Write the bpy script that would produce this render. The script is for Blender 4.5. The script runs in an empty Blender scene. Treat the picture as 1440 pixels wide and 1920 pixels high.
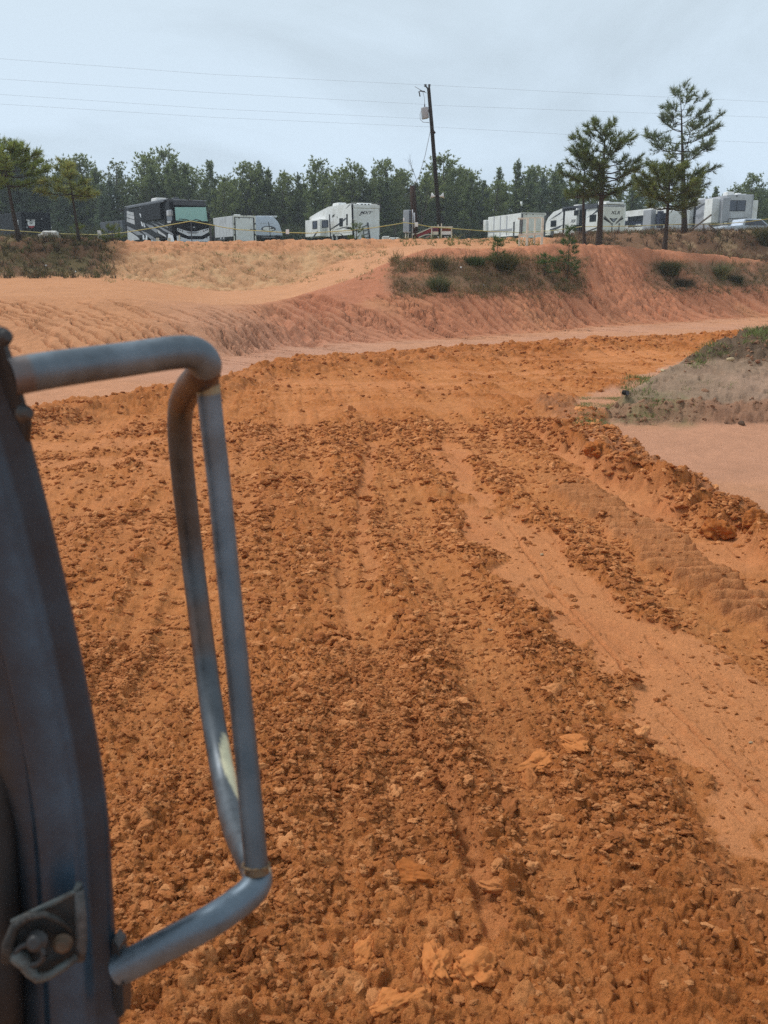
import bpy, bmesh, math, random
import numpy as np
from mathutils import Vector, Matrix

C = bpy.context.scene.collection
SC = bpy.context.scene
RNG = np.random.default_rng(7)
R = math.radians

# ------------------------------------------------------------------ camera
CAM_H = 2.2
FPX = 1700.0                       # focal length in photo pixels (photo 1440 x 1920)
PITCH = math.atan(460.0 / FPX)
SP, CP = math.sin(PITCH), math.cos(PITCH)
cam_d = bpy.data.cameras.new('camera')
cam = bpy.data.objects.new('camera', cam_d)
C.objects.link(cam)
cam.location = (0, 0, CAM_H)
cam.rotation_euler = (R(90) - PITCH, 0, 0)
cam_d.sensor_fit = 'VERTICAL'
cam_d.sensor_height = 36.0
cam_d.lens = FPX / 1920.0 * 36.0
cam_d.clip_start = 0.05
cam_d.clip_end = 6000
cam_d.dof.use_dof = True
cam_d.dof.focus_distance = 14.0
cam_d.dof.aperture_fstop = 9.5
SC.camera = cam

# ------------------------------------------------------------------ sky, sun, exposure
SUN_EL, SUN_AZ = R(54), R(-62)     # azimuth clockwise from +Y (straight ahead)
w = bpy.data.worlds.new('World')
SC.world = w
w.use_nodes = True
nt = w.node_tree
nt.nodes.clear()
out = nt.nodes.new('ShaderNodeOutputWorld')
bg = nt.nodes.new('ShaderNodeBackground')
sky = nt.nodes.new('ShaderNodeTexSky')
sky.sky_type = 'NISHITA'
sky.sun_disc = False
sky.sun_elevation = SUN_EL
sky.sun_rotation = SUN_AZ
sky.dust_density = 3.0
tc = nt.nodes.new('ShaderNodeTexCoord')
mp = nt.nodes.new('ShaderNodeMapping')
mp.inputs['Scale'].default_value = (1.0, 1.0, 2.6)
n1 = nt.nodes.new('ShaderNodeTexNoise')
n1.inputs['Scale'].default_value = 2.0
n1.inputs['Detail'].default_value = 7
n1.inputs['Roughness'].default_value = 0.56
n1.inputs['Distortion'].default_value = 0.5
cr = nt.nodes.new('ShaderNodeValToRGB')
cr.color_ramp.elements[0].position = 0.34
cr.color_ramp.elements[0].color = (4.9, 5.8, 6.6, 1)
cr.color_ramp.elements[1].position = 0.58
cr.color_ramp.elements[1].color = (6.6, 7.85, 9.1, 1)
sep = nt.nodes.new('ShaderNodeSeparateXYZ')
hr = nt.nodes.new('ShaderNodeValToRGB')       # cloud deck: brighter, bluer towards the horizon
hr.color_ramp.elements[0].position = 0.0
hr.color_ramp.elements[0].color = (1.03, 1.06, 1.10, 1)
hr.color_ramp.elements[1].position = 0.36
hr.color_ramp.elements[1].color = (0.93, 0.91, 0.86, 1)
mul = nt.nodes.new('ShaderNodeMix'); mul.data_type = 'RGBA'; mul.blend_type = 'MULTIPLY'
mul.inputs[0].default_value = 1.0
mx = nt.nodes.new('ShaderNodeMix'); mx.data_type = 'RGBA'
mx.inputs[0].default_value = 0.92             # how closed the cloud deck is
L = nt.links.new
L(tc.outputs['Generated'], mp.inputs['Vector'])
L(mp.outputs['Vector'], n1.inputs['Vector'])
L(n1.outputs['Fac'], cr.inputs['Fac'])
L(tc.outputs['Generated'], sep.inputs[0])
L(sep.outputs['Z'], hr.inputs['Fac'])
L(cr.outputs['Color'], mul.inputs[6])
L(hr.outputs['Color'], mul.inputs[7])
L(sky.outputs['Color'], mx.inputs[6])
L(mul.outputs[2], mx.inputs[7])
L(mx.outputs[2], bg.inputs['Color'])
bg.inputs['Strength'].default_value = 0.0555
L(bg.outputs[0], out.inputs['Surface'])

sun_d = bpy.data.lights.new('sun', 'SUN')
sun_d.energy = 1.3
sun_d.angle = R(20)
sun_d.color = (1.0, 0.975, 0.94)
sun = bpy.data.objects.new('sun', sun_d)
C.objects.link(sun)
sdir = Vector((math.sin(SUN_AZ) * math.cos(SUN_EL), math.cos(SUN_AZ) * math.cos(SUN_EL), math.sin(SUN_EL)))
sun.rotation_euler = (-sdir).to_track_quat('-Z', 'Y').to_euler()
sun.location = (0, 0, 30)

SC.view_settings.view_transform = 'Standard'
SC.view_settings.look = 'None'
SC.view_settings.gamma = 1
SC.view_settings.exposure = 0.98
SC.view_settings.use_curve_mapping = False
SC.cycles.use_denoising = False
SC.cycles.max_bounces = 6
SC.cycles.diffuse_bounces = 3
SC.cycles.glossy_bounces = 2
SC.cycles.transparent_max_bounces = 4
SC.cycles.volume_bounces = 0

# ------------------------------------------------------------------ pixel <-> world
def ray_m(v):
    b = (960.0 - v) / FPX
    return (-SP + b * CP) / (CP + b * SP)
def at(u, v, Y):
    """world point seen at photo pixel (u, v) that lies at depth Y along the ground"""
    b = (960.0 - v) / FPX
    t = Y / (CP + b * SP)
    return Vector(((u - 720.0) / FPX * t, Y, CAM_H + t * (-SP + b * CP)))
def ground0(u, v):
    return at(u, v, -CAM_H / ray_m(v))
def at_d(u, v, d):
    """point at distance d along the optical axis"""
    a, b = (u - 720.0) / FPX, (960.0 - v) / FPX
    return Vector((d * a, d * (CP + b * SP), CAM_H + d * (-SP + b * CP)))
def to_px(X, Y, Z):
    dz = Z - CAM_H
    depth = Y * CP - dz * SP
    return 720 + FPX * X / depth, 960 - FPX * (Y * SP + dz * CP) / depth

# ------------------------------------------------------------------ noise (numpy)
def _h(ix, iy, seed):
    n = (ix.astype(np.int64) * 374761393 + iy.astype(np.int64) * 668265263 + seed * 974711) & 0xffffffff
    n = ((n ^ (n >> 13)) * 1274126177) & 0xffffffff
    n = ((n ^ (n >> 16)) * 2246822519) & 0xffffffff
    return ((n ^ (n >> 15)) & 0xffffff).astype(np.float32) / 16777215.0
def vnoise(x, y, seed=0):
    ix, iy = np.floor(x), np.floor(y)
    fx, fy = (x - ix).astype(np.float32), (y - iy).astype(np.float32)
    fx = fx * fx * (3 - 2 * fx); fy = fy * fy * (3 - 2 * fy)
    a, b = _h(ix, iy, seed), _h(ix + 1, iy, seed)
    c, d = _h(ix, iy + 1, seed), _h(ix + 1, iy + 1, seed)
    return (a + (b - a) * fx) * (1 - fy) + (c + (d - c) * fx) * fy
def fbm(x, y, octv=4, seed=0, gain=0.5):
    s = 0; a = 1; t = 0
    for o in range(octv):
        s = s + a * vnoise(x * 2.03 ** o + 17.3 * o, y * 2.03 ** o - 9.1 * o, seed + o)
        t += a; a *= gain
    return s / t
def smooth(a, b, x):
    t = np.clip((x - a) / (b - a), 0, 1)
    return t * t * (3 - 2 * t)
def clods(x, y, cell, seed, rmin=.32, rmax=.72, ax=1.0):
    """heap of rough lumps: height (in cell units) and a random id value of the lump on top"""
    x = x / cell; y = y / (cell * ax)
    ix, iy = np.floor(x), np.floor(y)
    best = np.zeros(x.shape, np.float32); tone = np.full(x.shape, .5, np.float32)
    for dx in (-1, 0, 1):
        for dy in (-1, 0, 1):
            cx, cy = ix + dx, iy + dy
            px = x - (cx + _h(cx, cy, seed)); py = y - (cy + _h(cx, cy, seed + 1))
            r = rmin + (rmax - rmin) * _h(cx, cy, seed + 2) ** 1.6
            an = 6.283 * _h(cx, cy, seed + 3); ca, sa = np.cos(an), np.sin(an)
            qx = (px * ca + py * sa) / (r * (.8 + .6 * _h(cx, cy, seed + 4))); qy = (-px * sa + py * ca) / r
            e = np.abs(qx) ** 2.4 + np.abs(qy) ** 2.4
            tilt = 1 + .5 * (qx * (_h(cx, cy, seed + 6) - .5) + qy * (_h(cx, cy, seed + 8) - .5)) * 2
            hh = r * (.45 + .75 * _h(cx, cy, seed + 5)) * np.minimum(np.sqrt(np.clip(1 - e, 0, 1)), .78) / .82 * tilt
            m = hh > best
            best = np.where(m, hh, best); tone = np.where(m, _h(cx, cy, seed + 7), tone)
    return best, tone

# ------------------------------------------------------------------ materials
def nodemat(name):
    m = bpy.data.materials.new(name); m.use_nodes = True
    return m, m.node_tree, m.node_tree.nodes['Principled BSDF']
def mat(name, col, rough=.6, var=.12, scale=3.0, metal=0.0, bump=0.0, bscale=40.0, spec=.4, dirt=None, dscale=1.5, dlo=.5, dhi=.75):
    if rough >= .8 and spec == .4: spec = .1
    m, t, p = nodemat(name)
    tcn = t.nodes.new('ShaderNodeTexCoord')
    n = t.nodes.new('ShaderNodeTexNoise'); n.inputs['Scale'].default_value = scale; n.inputs['Detail'].default_value = 6
    r = t.nodes.new('ShaderNodeValToRGB')
    r.color_ramp.elements[0].position = .3; r.color_ramp.elements[1].position = .72
    r.color_ramp.elements[0].color = tuple(c * (1 - var) for c in col) + (1,)
    r.color_ramp.elements[1].color = tuple(min(1, c * (1 + var)) for c in col) + (1,)
    t.links.new(tcn.outputs['Object'], n.inputs['Vector']); t.links.new(n.outputs['Fac'], r.inputs['Fac'])
    src = r.outputs['Color']
    if dirt:
        n2 = t.nodes.new('ShaderNodeTexNoise'); n2.inputs['Scale'].default_value = dscale; n2.inputs['Detail'].default_value = 8
        n2.inputs['Roughness'].default_value = .65
        r2 = t.nodes.new('ShaderNodeValToRGB'); r2.color_ramp.elements[0].position = dlo; r2.color_ramp.elements[1].position = dhi
        r2.color_ramp.elements[0].color = (0, 0, 0, 1); r2.color_ramp.elements[1].color = (1, 1, 1, 1)
        mx_ = t.nodes.new('ShaderNodeMix'); mx_.data_type = 'RGBA'
        t.links.new(tcn.outputs['Object'], n2.inputs['Vector']); t.links.new(n2.outputs['Fac'], r2.inputs['Fac'])
        t.links.new(r2.outputs['Color'], mx_.inputs[0]); t.links.new(src, mx_.inputs[6]); mx_.inputs[7].default_value = tuple(dirt) + (1,)
        src = mx_.outputs[2]
    t.links.new(src, p.inputs['Base Color'])
    p.inputs['Roughness'].default_value = rough; p.inputs['Metallic'].default_value = metal
    p.inputs['Specular IOR Level'].default_value = spec
    if bump:
        nb = t.nodes.new('ShaderNodeTexNoise'); nb.inputs['Scale'].default_value = bscale; nb.inputs['Detail'].default_value = 5
        bm_ = t.nodes.new('ShaderNodeBump'); bm_.inputs['Strength'].default_value = bump; bm_.inputs['Distance'].default_value = .01
        t.links.new(tcn.outputs['Object'], nb.inputs['Vector']); t.links.new(nb.outputs['Fac'], bm_.inputs['Height'])
        t.links.new(bm_.outputs['Normal'], p.inputs['Normal'])
    return m
def attrmat(name, rough=.9, spec=.15, bump=.6, bscale=60., bdist=.01, var=.18, vscale=25., trans=0.0, bump2=0.0):
    """colour from the mesh's own colour attribute 'col', with fine grain"""
    m, t, p = nodemat(name)
    a = t.nodes.new('ShaderNodeAttribute'); a.attribute_name = 'col'
    tcn = t.nodes.new('ShaderNodeTexCoord')
    n = t.nodes.new('ShaderNodeTexNoise'); n.inputs['Scale'].default_value = vscale; n.inputs['Detail'].default_value = 8
    n.inputs['Roughness'].default_value = .7
    mr = t.nodes.new('ShaderNodeMapRange'); mr.inputs['From Min'].default_value = .25; mr.inputs['From Max'].default_value = .75
    mr.inputs['To Min'].default_value = 1 - var; mr.inputs['To Max'].default_value = 1 + var
    vm = t.nodes.new('ShaderNodeVectorMath'); vm.operation = 'SCALE'
    t.links.new(tcn.outputs['Object'], n.inputs['Vector']); t.links.new(n.outputs['Fac'], mr.inputs['Value'])
    t.links.new(a.outputs['Color'], vm.inputs[0]); t.links.new(mr.outputs['Result'], vm.inputs['Scale'])
    t.links.new(vm.outputs[0], p.inputs['Base Color'])
    p.inputs['Roughness'].default_value = rough; p.inputs['Specular IOR Level'].default_value = spec
    if bump:
        nb = t.nodes.new('ShaderNodeTexNoise'); nb.inputs['Scale'].default_value = bscale; nb.inputs['Detail'].default_value = 6
        nb.inputs['Roughness'].default_value = .65
        b1 = t.nodes.new('ShaderNodeBump'); b1.inputs['Strength'].default_value = bump; b1.inputs['Distance'].default_value = bdist
        t.links.new(tcn.outputs['Object'], nb.inputs['Vector']); t.links.new(nb.outputs['Fac'], b1.inputs['Height'])
        if bump2:
            n3 = t.nodes.new('ShaderNodeTexNoise'); n3.inputs['Scale'].default_value = 6.5; n3.inputs['Detail'].default_value = 7; n3.inputs['Roughness'].default_value = .72
            b2 = t.nodes.new('ShaderNodeBump'); b2.inputs['Strength'].default_value = bump2; b2.inputs['Distance'].default_value = .07
            t.links.new(tcn.outputs['Object'], n3.inputs['Vector']); t.links.new(n3.outputs['Fac'], b2.inputs['Height']); t.links.new(b2.outputs['Normal'], b1.inputs['Normal'])
        t.links.new(b1.outputs['Normal'], p.inputs['Normal'])
    if trans:
        tr = t.nodes.new('ShaderNodeBsdfTranslucent'); ms = t.nodes.new('ShaderNodeMixShader')
        t.links.new(vm.outputs[0], tr.inputs['Color']); ms.inputs[0].default_value = trans
        o = t.nodes['Material Output']
        t.links.new(p.outputs[0], ms.inputs[1]); t.links.new(tr.outputs[0], ms.inputs[2]); t.links.new(ms.outputs[0], o.inputs['Surface'])
    return m

# ------------------------------------------------------------------ object helpers
def tag(o, label=None, cat=None, group=None, kind=None):
    if label: o['label'] = label
    if cat: o['category'] = cat
    if group: o['group'] = group
    if kind: o['kind'] = kind
    return o
def empty(name, loc, rz=0, label=None, cat=None, group=None):
    o = bpy.data.objects.new(name, None); C.objects.link(o)
    o.location = loc; o.rotation_euler = (0, 0, rz); o.empty_display_size = .2
    return tag(o, label, cat, group)
def link_mesh(name, me, m=None, parent=None):
    if m is not None and not me.materials: me.materials.append(m)
    o = bpy.data.objects.new(name, me); C.objects.link(o)
    if parent: o.parent = parent
    return o
def np_mesh(name, verts, faces, col=None, smooth_=False):
    """faces: (n,3) or (n,4) int array"""
    me = bpy.data.meshes.new(name)
    verts = np.asarray(verts, np.float32); faces = np.asarray(faces, np.int32)
    k = faces.shape[1]
    me.vertices.add(len(verts)); me.vertices.foreach_set('co', verts.ravel())
    me.loops.add(faces.size); me.loops.foreach_set('vertex_index', faces.ravel())
    me.polygons.add(len(faces))
    me.polygons.foreach_set('loop_start', np.arange(0, faces.size, k, dtype=np.int32))
    me.polygons.foreach_set('loop_total', np.full(len(faces), k, np.int32))
    if smooth_: me.polygons.foreach_set('use_smooth', np.ones(len(faces), bool))
    me.update(calc_edges=True)
    if col is not None:
        a = me.attributes.new('col', 'FLOAT_COLOR', 'POINT')
        c4 = np.ones((len(verts), 4), np.float32); c4[:, :3] = col
        a.data.foreach_set('color', c4.ravel())
    return me
class MB:
    """collects boxes, prisms, tubes; build() links them as ONE mesh object"""
    def __init__(s): s.bm = bmesh.new()
    def box(s, lo, hi, bev=0):
        x0, y0, z0 = lo; x1, y1, z1 = hi
        vs = [s.bm.verts.new(p) for p in ((x0,y0,z0),(x1,y0,z0),(x1,y1,z0),(x0,y1,z0),(x0,y0,z1),(x1,y0,z1),(x1,y1,z1),(x0,y1,z1))]
        fs = [s.bm.faces.new([vs[i] for i in f]) for f in ((3,2,1,0),(4,5,6,7),(0,1,5,4),(1,2,6,5),(2,3,7,6),(3,0,4,7))]
        if bev:
            es = list({e for f in fs for e in f.edges})
            bmesh.ops.bevel(s.bm, geom=es, offset=bev, segments=2, affect='EDGES', profile=.5)
        return s
    def prism(s, pts, vec, bev=0):
        """flat polygon (3D points) pushed along vec"""
        vec = Vector(vec)
        a = [s.bm.verts.new(p) for p in pts]; b = [s.bm.verts.new(Vector(p) + vec) for p in pts]
        n = len(pts)
        fs = [s.bm.faces.new(a[::-1]), s.bm.faces.new(b)]
        for i in range(n): fs.append(s.bm.faces.new((a[i], a[(i+1) % n], b[(i+1) % n], b[i])))
        if bev:
            es = list({e for f in fs for e in f.edges})
            bmesh.ops.bevel(s.bm, geom=es, offset=bev, segments=2, affect='EDGES', profile=.5)
        return s
    def tube(s, pts, rad, seg=8, cap=True, smooth_=True):
        pts = [Vector(p) for p in pts]; n = len(pts)
        rads = rad if hasattr(rad, '__len__') else [rad] * n
        up = None; rings = []
        for i, p in enumerate(pts):
            d = (pts[min(i+1, n-1)] - pts[max(i-1, 0)]).normalized()
            if up is None:
                up = Vector((0,0,1)) if abs(d.z) < .9 else Vector((1,0,0))
            x = d.cross(up).normalized(); up = x.cross(d).normalized()
            rings.append([s.bm.verts.new(p + (x * math.cos(6.28318*k/seg) + up * math.sin(6.28318*k/seg)) * rads[i]) for k in range(seg)])
        for i in range(n-1):
            for k in range(seg):
                f = s.bm.faces.new((rings[i][k], rings[i][(k+1)%seg], rings[i+1][(k+1)%seg], rings[i+1][k])); f.smooth = smooth_
        if cap:
            s.bm.faces.new(rings[0][::-1]); s.bm.faces.new(rings[-1])
        return s
    def build(s, name, m, parent=None, mtx=None):
        bmesh.ops.recalc_face_normals(s.bm, faces=s.bm.faces)
        if mtx is not None: s.bm.transform(mtx)
        me = bpy.data.meshes.new(name); s.bm.to_mesh(me); s.bm.free()
        return link_mesh(name, me, m, parent)
_txt = {}
def text_mesh(body, size, shear=0.0, extrude=.004, bold=0.0):
    cu = bpy.data.curves.new('lettering', 'FONT'); cu.body = body; cu.size = size; cu.shear = shear
    cu.extrude = extrude; cu.offset = bold; cu.align_x = 'CENTER'; cu.align_y = 'CENTER'; cu.resolution_u = 3
    o = bpy.data.objects.new('lettering', cu); C.objects.link(o)
    dg = bpy.context.evaluated_depsgraph_get()
    me = bpy.data.meshes.new_from_object(o.evaluated_get(dg)); me.name = 'lettering'
    bpy.data.objects.remove(o); bpy.data.curves.remove(cu)
    return me
# ================================================================== TERRAIN
def feat(rows):
    o = []
    for u, v, Y in rows:
        if Y is None: Y = -CAM_H / ray_m(v)
        p = at(u, v, Y); o.append((p.x / p.y, p.y, p.z))
    o = np.array(o); return o[np.argsort(o[:, 0])]
FE = [
 feat([(0,690,None),(200,690,None),(400,674,None),(520,652,None),(600,643,None),(700,640,None),(850,632,None),(1000,622,None),(1100,612,None),(1250,604,None),(1440,592,None)]),
 feat([(0,602,23.2),(200,604,23.4),(380,606,24.6),(470,606,26.2),(530,600,28.6),(600,585,30.4),(670,566,31.8),(720,556,32.4),(850,548,33.6),(1000,546,36.0),(1100,544,38.6),(1250,540,43.0),(1440,535,48.4)]),
 feat([(0,556,26.0),(200,560,26.4),(330,566,27.4),(420,571,28.4),(480,570,29.6),(524,565,31.2),(597,545,33.6),(669,521,35.2),(723,495,36.6),(795,468,38.0),(860,466,38.2),(900,469,38.2),(950,465,38.8),(1000,461,39.8),(1060,459,41.6),(1130,462,44.2),(1250,470,47.6),(1350,480,50.0),(1440,490,52.0)]),
 feat([(0,520,39.5),(200,518,39.5),(330,536,38.5),(400,546,38),(470,545,38.6),(553,530,39.6),(633,491,41.2),(680,473,42.6),(740,462,43.4),(800,457,43.9),(900,457,44.4),(960,456,46),(1000,459,47.2),(1060,468,49),(1130,484,52),(1283,487,53),(1440,490,54)]),
 feat([(0,447,44.6),(180,450,44.8),(220,453,45),(400,454,45),(600,451,46),(750,451,47),(850,451,49),(950,450,51),(1010,449,53),(1060,446,55),(1130,440,57),(1283,437,57.5),(1440,433,58)]),
]
_FS = np.linspace(-.62, .62, 400)
FY = [np.interp(_FS, f[:, 0], f[:, 1]) for f in FE]
FZ = [np.interp(_FS, f[:, 0], f[:, 2]) for f in FE]
def _sm(a):
    k = np.hanning(11); k /= k.sum(); p = np.pad(a, 5, mode='edge'); return np.convolve(p, k, 'valid')
FY = [_sm(a) for a in FY]; FZ = [_sm(a) for a in FZ]
FZ[0] = FZ[0] * 0
# field behind the bank: rises gently to where the vehicles stand, then runs level to the horizon
_r = smooth(.18, .28, _FS)
FY = [np.full(400, -60.), np.full(400, 0.), FY[0] - 4] + FY + [FY[4] + 2.2, np.full(400, 78.), np.full(400, 125.), np.full(400, 3500.)]
FZ = [np.zeros(400), np.zeros(400), np.zeros(400)] + FZ + [FZ[4] - .05 + .02, 4.12 + .52 * _r, 4.6 + .6 * _r, np.full(400, 5.0)]
FY = np.array(FY); FZ = np.array(FZ)          # features x azimuth
_d = np.diff(FZ, axis=0) / np.diff(FY, axis=0)
_m = np.zeros_like(FZ); a_, b_ = _d[:-1], _d[1:]
_m[1:-1] = np.where(a_ * b_ > 0, 2 * a_ * b_ / (a_ + b_ + 1e-9), 0)
_m[1:-1] = _m[1:-1] * .75
_m[5] *= .35; _m[7] *= .4
def base_z(X, Y):
    """smooth terrain height (arrays)"""
    X = np.asarray(X, float); Y = np.asarray(Y, float)
    Ye = np.maximum(Y, 1e-3)
    s = np.clip(X / Ye, -.619, .619)
    f = (s + .62) / 1.24 * 399; i0 = np.clip(f.astype(int), 0, 398); w1 = f - i0
    z = np.zeros(X.shape)
    k = len(FY)
    ys = [FY[j][i0] * (1 - w1) + FY[j][i0 + 1] * w1 for j in range(k)]
    for j in range(k - 1):
        y0, y1 = ys[j], ys[j + 1]
        m = (Y >= y0) & (Y < y1)
        if not m.any(): continue
        z0 = FZ[j][i0] * (1 - w1) + FZ[j][i0 + 1] * w1; z1 = FZ[j + 1][i0] * (1 - w1) + FZ[j + 1][i0 + 1] * w1
        m0 = _m[j][i0] * (1 - w1) + _m[j][i0 + 1] * w1; m1 = _m[j + 1][i0] * (1 - w1) + _m[j + 1][i0 + 1] * w1
        h = y1 - y0; t = np.clip((Y - y0) / h, 0, 1)
        zz = (2*t**3 - 3*t**2 + 1) * z0 + (t**3 - 2*t**2 + t) * h * m0 + (-2*t**3 + 3*t**2) * z1 + (t**3 - t**2) * h * m1
        z = np.where(m, zz, z)
    return z
# grey clay mound inside the bend, on the right
MS = [(1085,790,12.9,.0),(1140,.0,13.2,.12),(1180,735,13.8,None),(1240,696,14.6,None),(1330,652,15.6,None),(1440,614,16.6,None),(1600,572,17.5,None)]
_ms = []
for u, v, Y, z in MS:
    if z is None:
        p = at(u, v, Y); _ms.append((p.x / p.y, Y, p.z))
    else: _ms.append(((u - 720) / FPX / .99, Y, z))
_ms = np.array(_ms)
def mound_z(X, Y):
    s = X / np.maximum(Y, .1)
    cy = np.interp(s, _ms[:, 0], _ms[:, 1]); cz = np.interp(s, _ms[:, 0], _ms[:, 2], left=0)
    wob = .25 * (fbm(X * .9, Y * .2, 3, 91) - .5)
    base = 12.75 + wob * 1.2; sc = base + .75 + wob
    zs = np.minimum(.27, cz * .62)
    back = cy + 1.0 + cz * 1.6
    z = np.where(Y < base, 0, np.where(Y < sc, zs * smooth(base, sc, Y), np.where(Y < cy, zs + (cz - zs) * np.clip((Y - sc) / np.maximum(cy - sc, .05), 0, 1) ** .9, cz * (1 - smooth(cy, back, Y)))))
    z = np.where(s < _ms[0, 0], 0, z)
    return z
def hz(X, Y):
    """terrain height at one point"""
    a, b = np.array([float(X)]), np.array([float(Y)])
    return float(base_z(a, b)[0] + mound_z(a, b)[0])

# ---- grid: fan of columns (X/Y) by rows (Y), finer near the camera
s_mid = np.linspace(-.555, .555, 820)
s_out = .555 + np.cumsum(np.geomspace(.002, .25, 34))
S = np.concatenate([-s_out[::-1], s_mid, s_out])
rows = [1.25]
while rows[-1] < 44:
    y = rows[-1]
    px = 2.4 * (y * y + CAM_H ** 2) / (FPX * CAM_H) * 1.0
    rows.append(y + min(px, (.062 if y < 19 else .042 if y < 31 else .05 if y < 38 else .08)))
while rows[-1] < 62: rows.append(rows[-1] + .16)
while rows[-1] < 640: rows.append(rows[-1] * 1.14)
YR = np.array(rows)
NI, NJ = len(YR), len(S)
YY = np.repeat(YR[:, None], NJ, 1); SS = np.repeat(S[None, :], NI, 0); XX = SS * YY
Z0 = base_z(XX.ravel(), YY.ravel()).reshape(NI, NJ)
ZM = mound_z(XX, YY)
U, V = to_px(XX, YY, np.zeros_like(XX))        # flat-ground photo position, used to lay out zones
UU, VV = to_px(XX, YY, Z0 + ZM)
IN = np.abs(SS) < .7

def pl(pts, x):
    p = np.array(sorted(pts), float); return np.interp(x, p[:, 0], p[:, 1])
def between(lo, hi, x, soft):
    return np.clip((x - lo) / soft + .5, 0, 1) * np.clip((hi - x) / soft + .5, 0, 1)
near = YY < 60
jig = (fbm(XX * 2.2, YY * 2.2, 4, 5) - .5)
jig2 = (fbm(XX * 7, YY * 7, 3, 15) - .5)
# along-the-ground wobble in photo pixels, shrinking with distance
pxm = FPX / np.maximum(YY, 1.)
Uw = U + (jig * .5 + jig2 * .16) * pxm
Vw = V + (jig * .5 + jig2 * .16) * pxm * CAM_H / np.maximum(YY, 2)
# far edge of the churned mud (windrow line) as v(u)
vfar = pl([(-900,960),(-300,860),(0,805),(60,790),(200,768),(410,728),(470,708),(530,690),(610,684),(700,676),(850,665),(1000,654),(1150,645),(1300,638),(1440,632),(1900,622)], U)
# inside edge of the mud: right-hand windrow as u(v)
uin = pl([(625,1900),(640,1480),(655,1350),(670,1300),(700,1210),(730,1150),(760,1045),(790,1030),(802,1040),(840,1090),(870,1140),(900,1200),(925,1250),(950,1290),(975,1360),(1000,1430),(1030,1500),(1100,1640),(1300,2000),(1920,3000)], V)
mud = np.clip((Vw - vfar) / 7 + .5, 0, 1) * np.clip((uin - Uw) / 16 + .5, 0, 1)
mud = np.where(YY < 40, mud, 0)
# smooth rolled lane
lane_l = pl([(800,850),(835,822),(860,818),(900,845),(960,872),(1000,885),(1090,958),(1160,1020),(1220,1078),(1350,1178),(1480,1298),(1580,1440),(1700,1620),(1920,1950)], V)
lane_r = pl([(800,860),(835,862),(880,862),(930,915),(960,945),(1000,1000),(1050,1065),(1100,1130),(1180,1255),(1270,1440),(1400,1720),(1920,2800)], V)
lane = between(lane_l, lane_r, Uw + jig * .12 * pxm, 12) * smooth(815, 850, V) * mud
# strip of smooth clay between the right windrow and the track print
st_l = pl([(780,1000),(830,1010),(870,1060),(920,1130),(980,1210),(1020,1270),(1060,1335),(1100,1400),(1130,1450),(1300,1800)], V)
st_r = pl([(780,1012),(830,1050),(870,1118),(920,1210),(980,1320),(1020,1420),(1060,1500),(1130,1620),(1300,2100)], V)
strip = between(st_l, st_r, Uw, 10) * smooth(772, 800, V) * mud * (.35 + .65 * smooth(.40, .55, fbm(XX * 1.6, YY * 1.6, 3, 44)))
lane = np.maximum(lane, strip)
# small flattened patches
patch = smooth(.60, .68, fbm(XX * .8 + 3, YY * .8, 4, 61)) * mud * .5 * smooth(5, 7, YY)
# left of the bend: blade-smoothed streaks
streak = between(-400, 330, Uw, 60) * between(792, 885, Vw, 18) * smooth(.42, .58, fbm(XX * .5, YY * 3.2, 3, 71)) * mud
streak2 = smooth(.52, .62, fbm(XX * .35 - .3 * YY, YY * 2.4 + .9 * XX * .15, 3, 73)) * smooth(13.5, 18, YY) * mud * .9
furrow = fbm((XX + .11 * YY) * 2.6 + .25 * jig, YY * .16, 4, 881, .6)
def strip_line(pts, width):
    p = [ground0(*q) for q in pts]; best = np.full_like(XX, 9.)
    for a, b in zip(p[:-1], p[1:]):
        ab = np.array((b.x - a.x, b.y - a.y)); l2 = ab @ ab
        t = np.clip(((XX - a.x) * ab[0] + (YY - a.y) * ab[1]) / l2, 0, 1)
        best = np.minimum(best, np.hypot(XX - a.x - t * ab[0] + .12 * jig + .05 * jig2, YY - a.y - t * ab[1]))
    return smooth(width, width * .35, best)
ruts = np.maximum.reduce([strip_line([(700,830),(680,930),(682,1010),(694,1090)], .10), .7 * strip_line([(420,800),(300,880),(170,965),(90,1015)], .30), .6 * strip_line([(560,790),(470,840),(380,905),(250,985)], .20), .8 * strip_line([(770,1360),(800,1420),(835,1500),(870,1590),(905,1690),(925,1760)], .06), .6 * strip_line([(860,800),(840,840)], .16), .55 * strip_line([(640,1050),(660,1250),(690,1400)], .06)]) * mud
edge_soft = 1 - .75 * between(lane_l - 14, lane_r + 2, Uw + jig2 * .3 * pxm, 40) * smooth(800, 850, V)
rough = mud * edge_soft * (1 - .93 * lane) * (1 - .75 * np.maximum(streak, streak2)) * (1 - patch) * (1 - .75 * ruts) * (.45 + .75 * smooth(.36, .58, furrow))
# track print with cleat bars
tp_l = pl([(860,990),(925,1040),(995,1125),(1030,1185),(1060,1240),(1100,1300),(1160,1400),(1300,1640)], V)
tp_r = pl([(860,1040),(925,1125),(995,1240),(1030,1290),(1060,1340),(1100,1400),(1160,1500),(1300,1750)], V)
cleat = between(tp_l, tp_r, Uw, 14) * smooth(865, 930, V) * (1 - smooth(1210, 1290, V)) * mud

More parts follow.
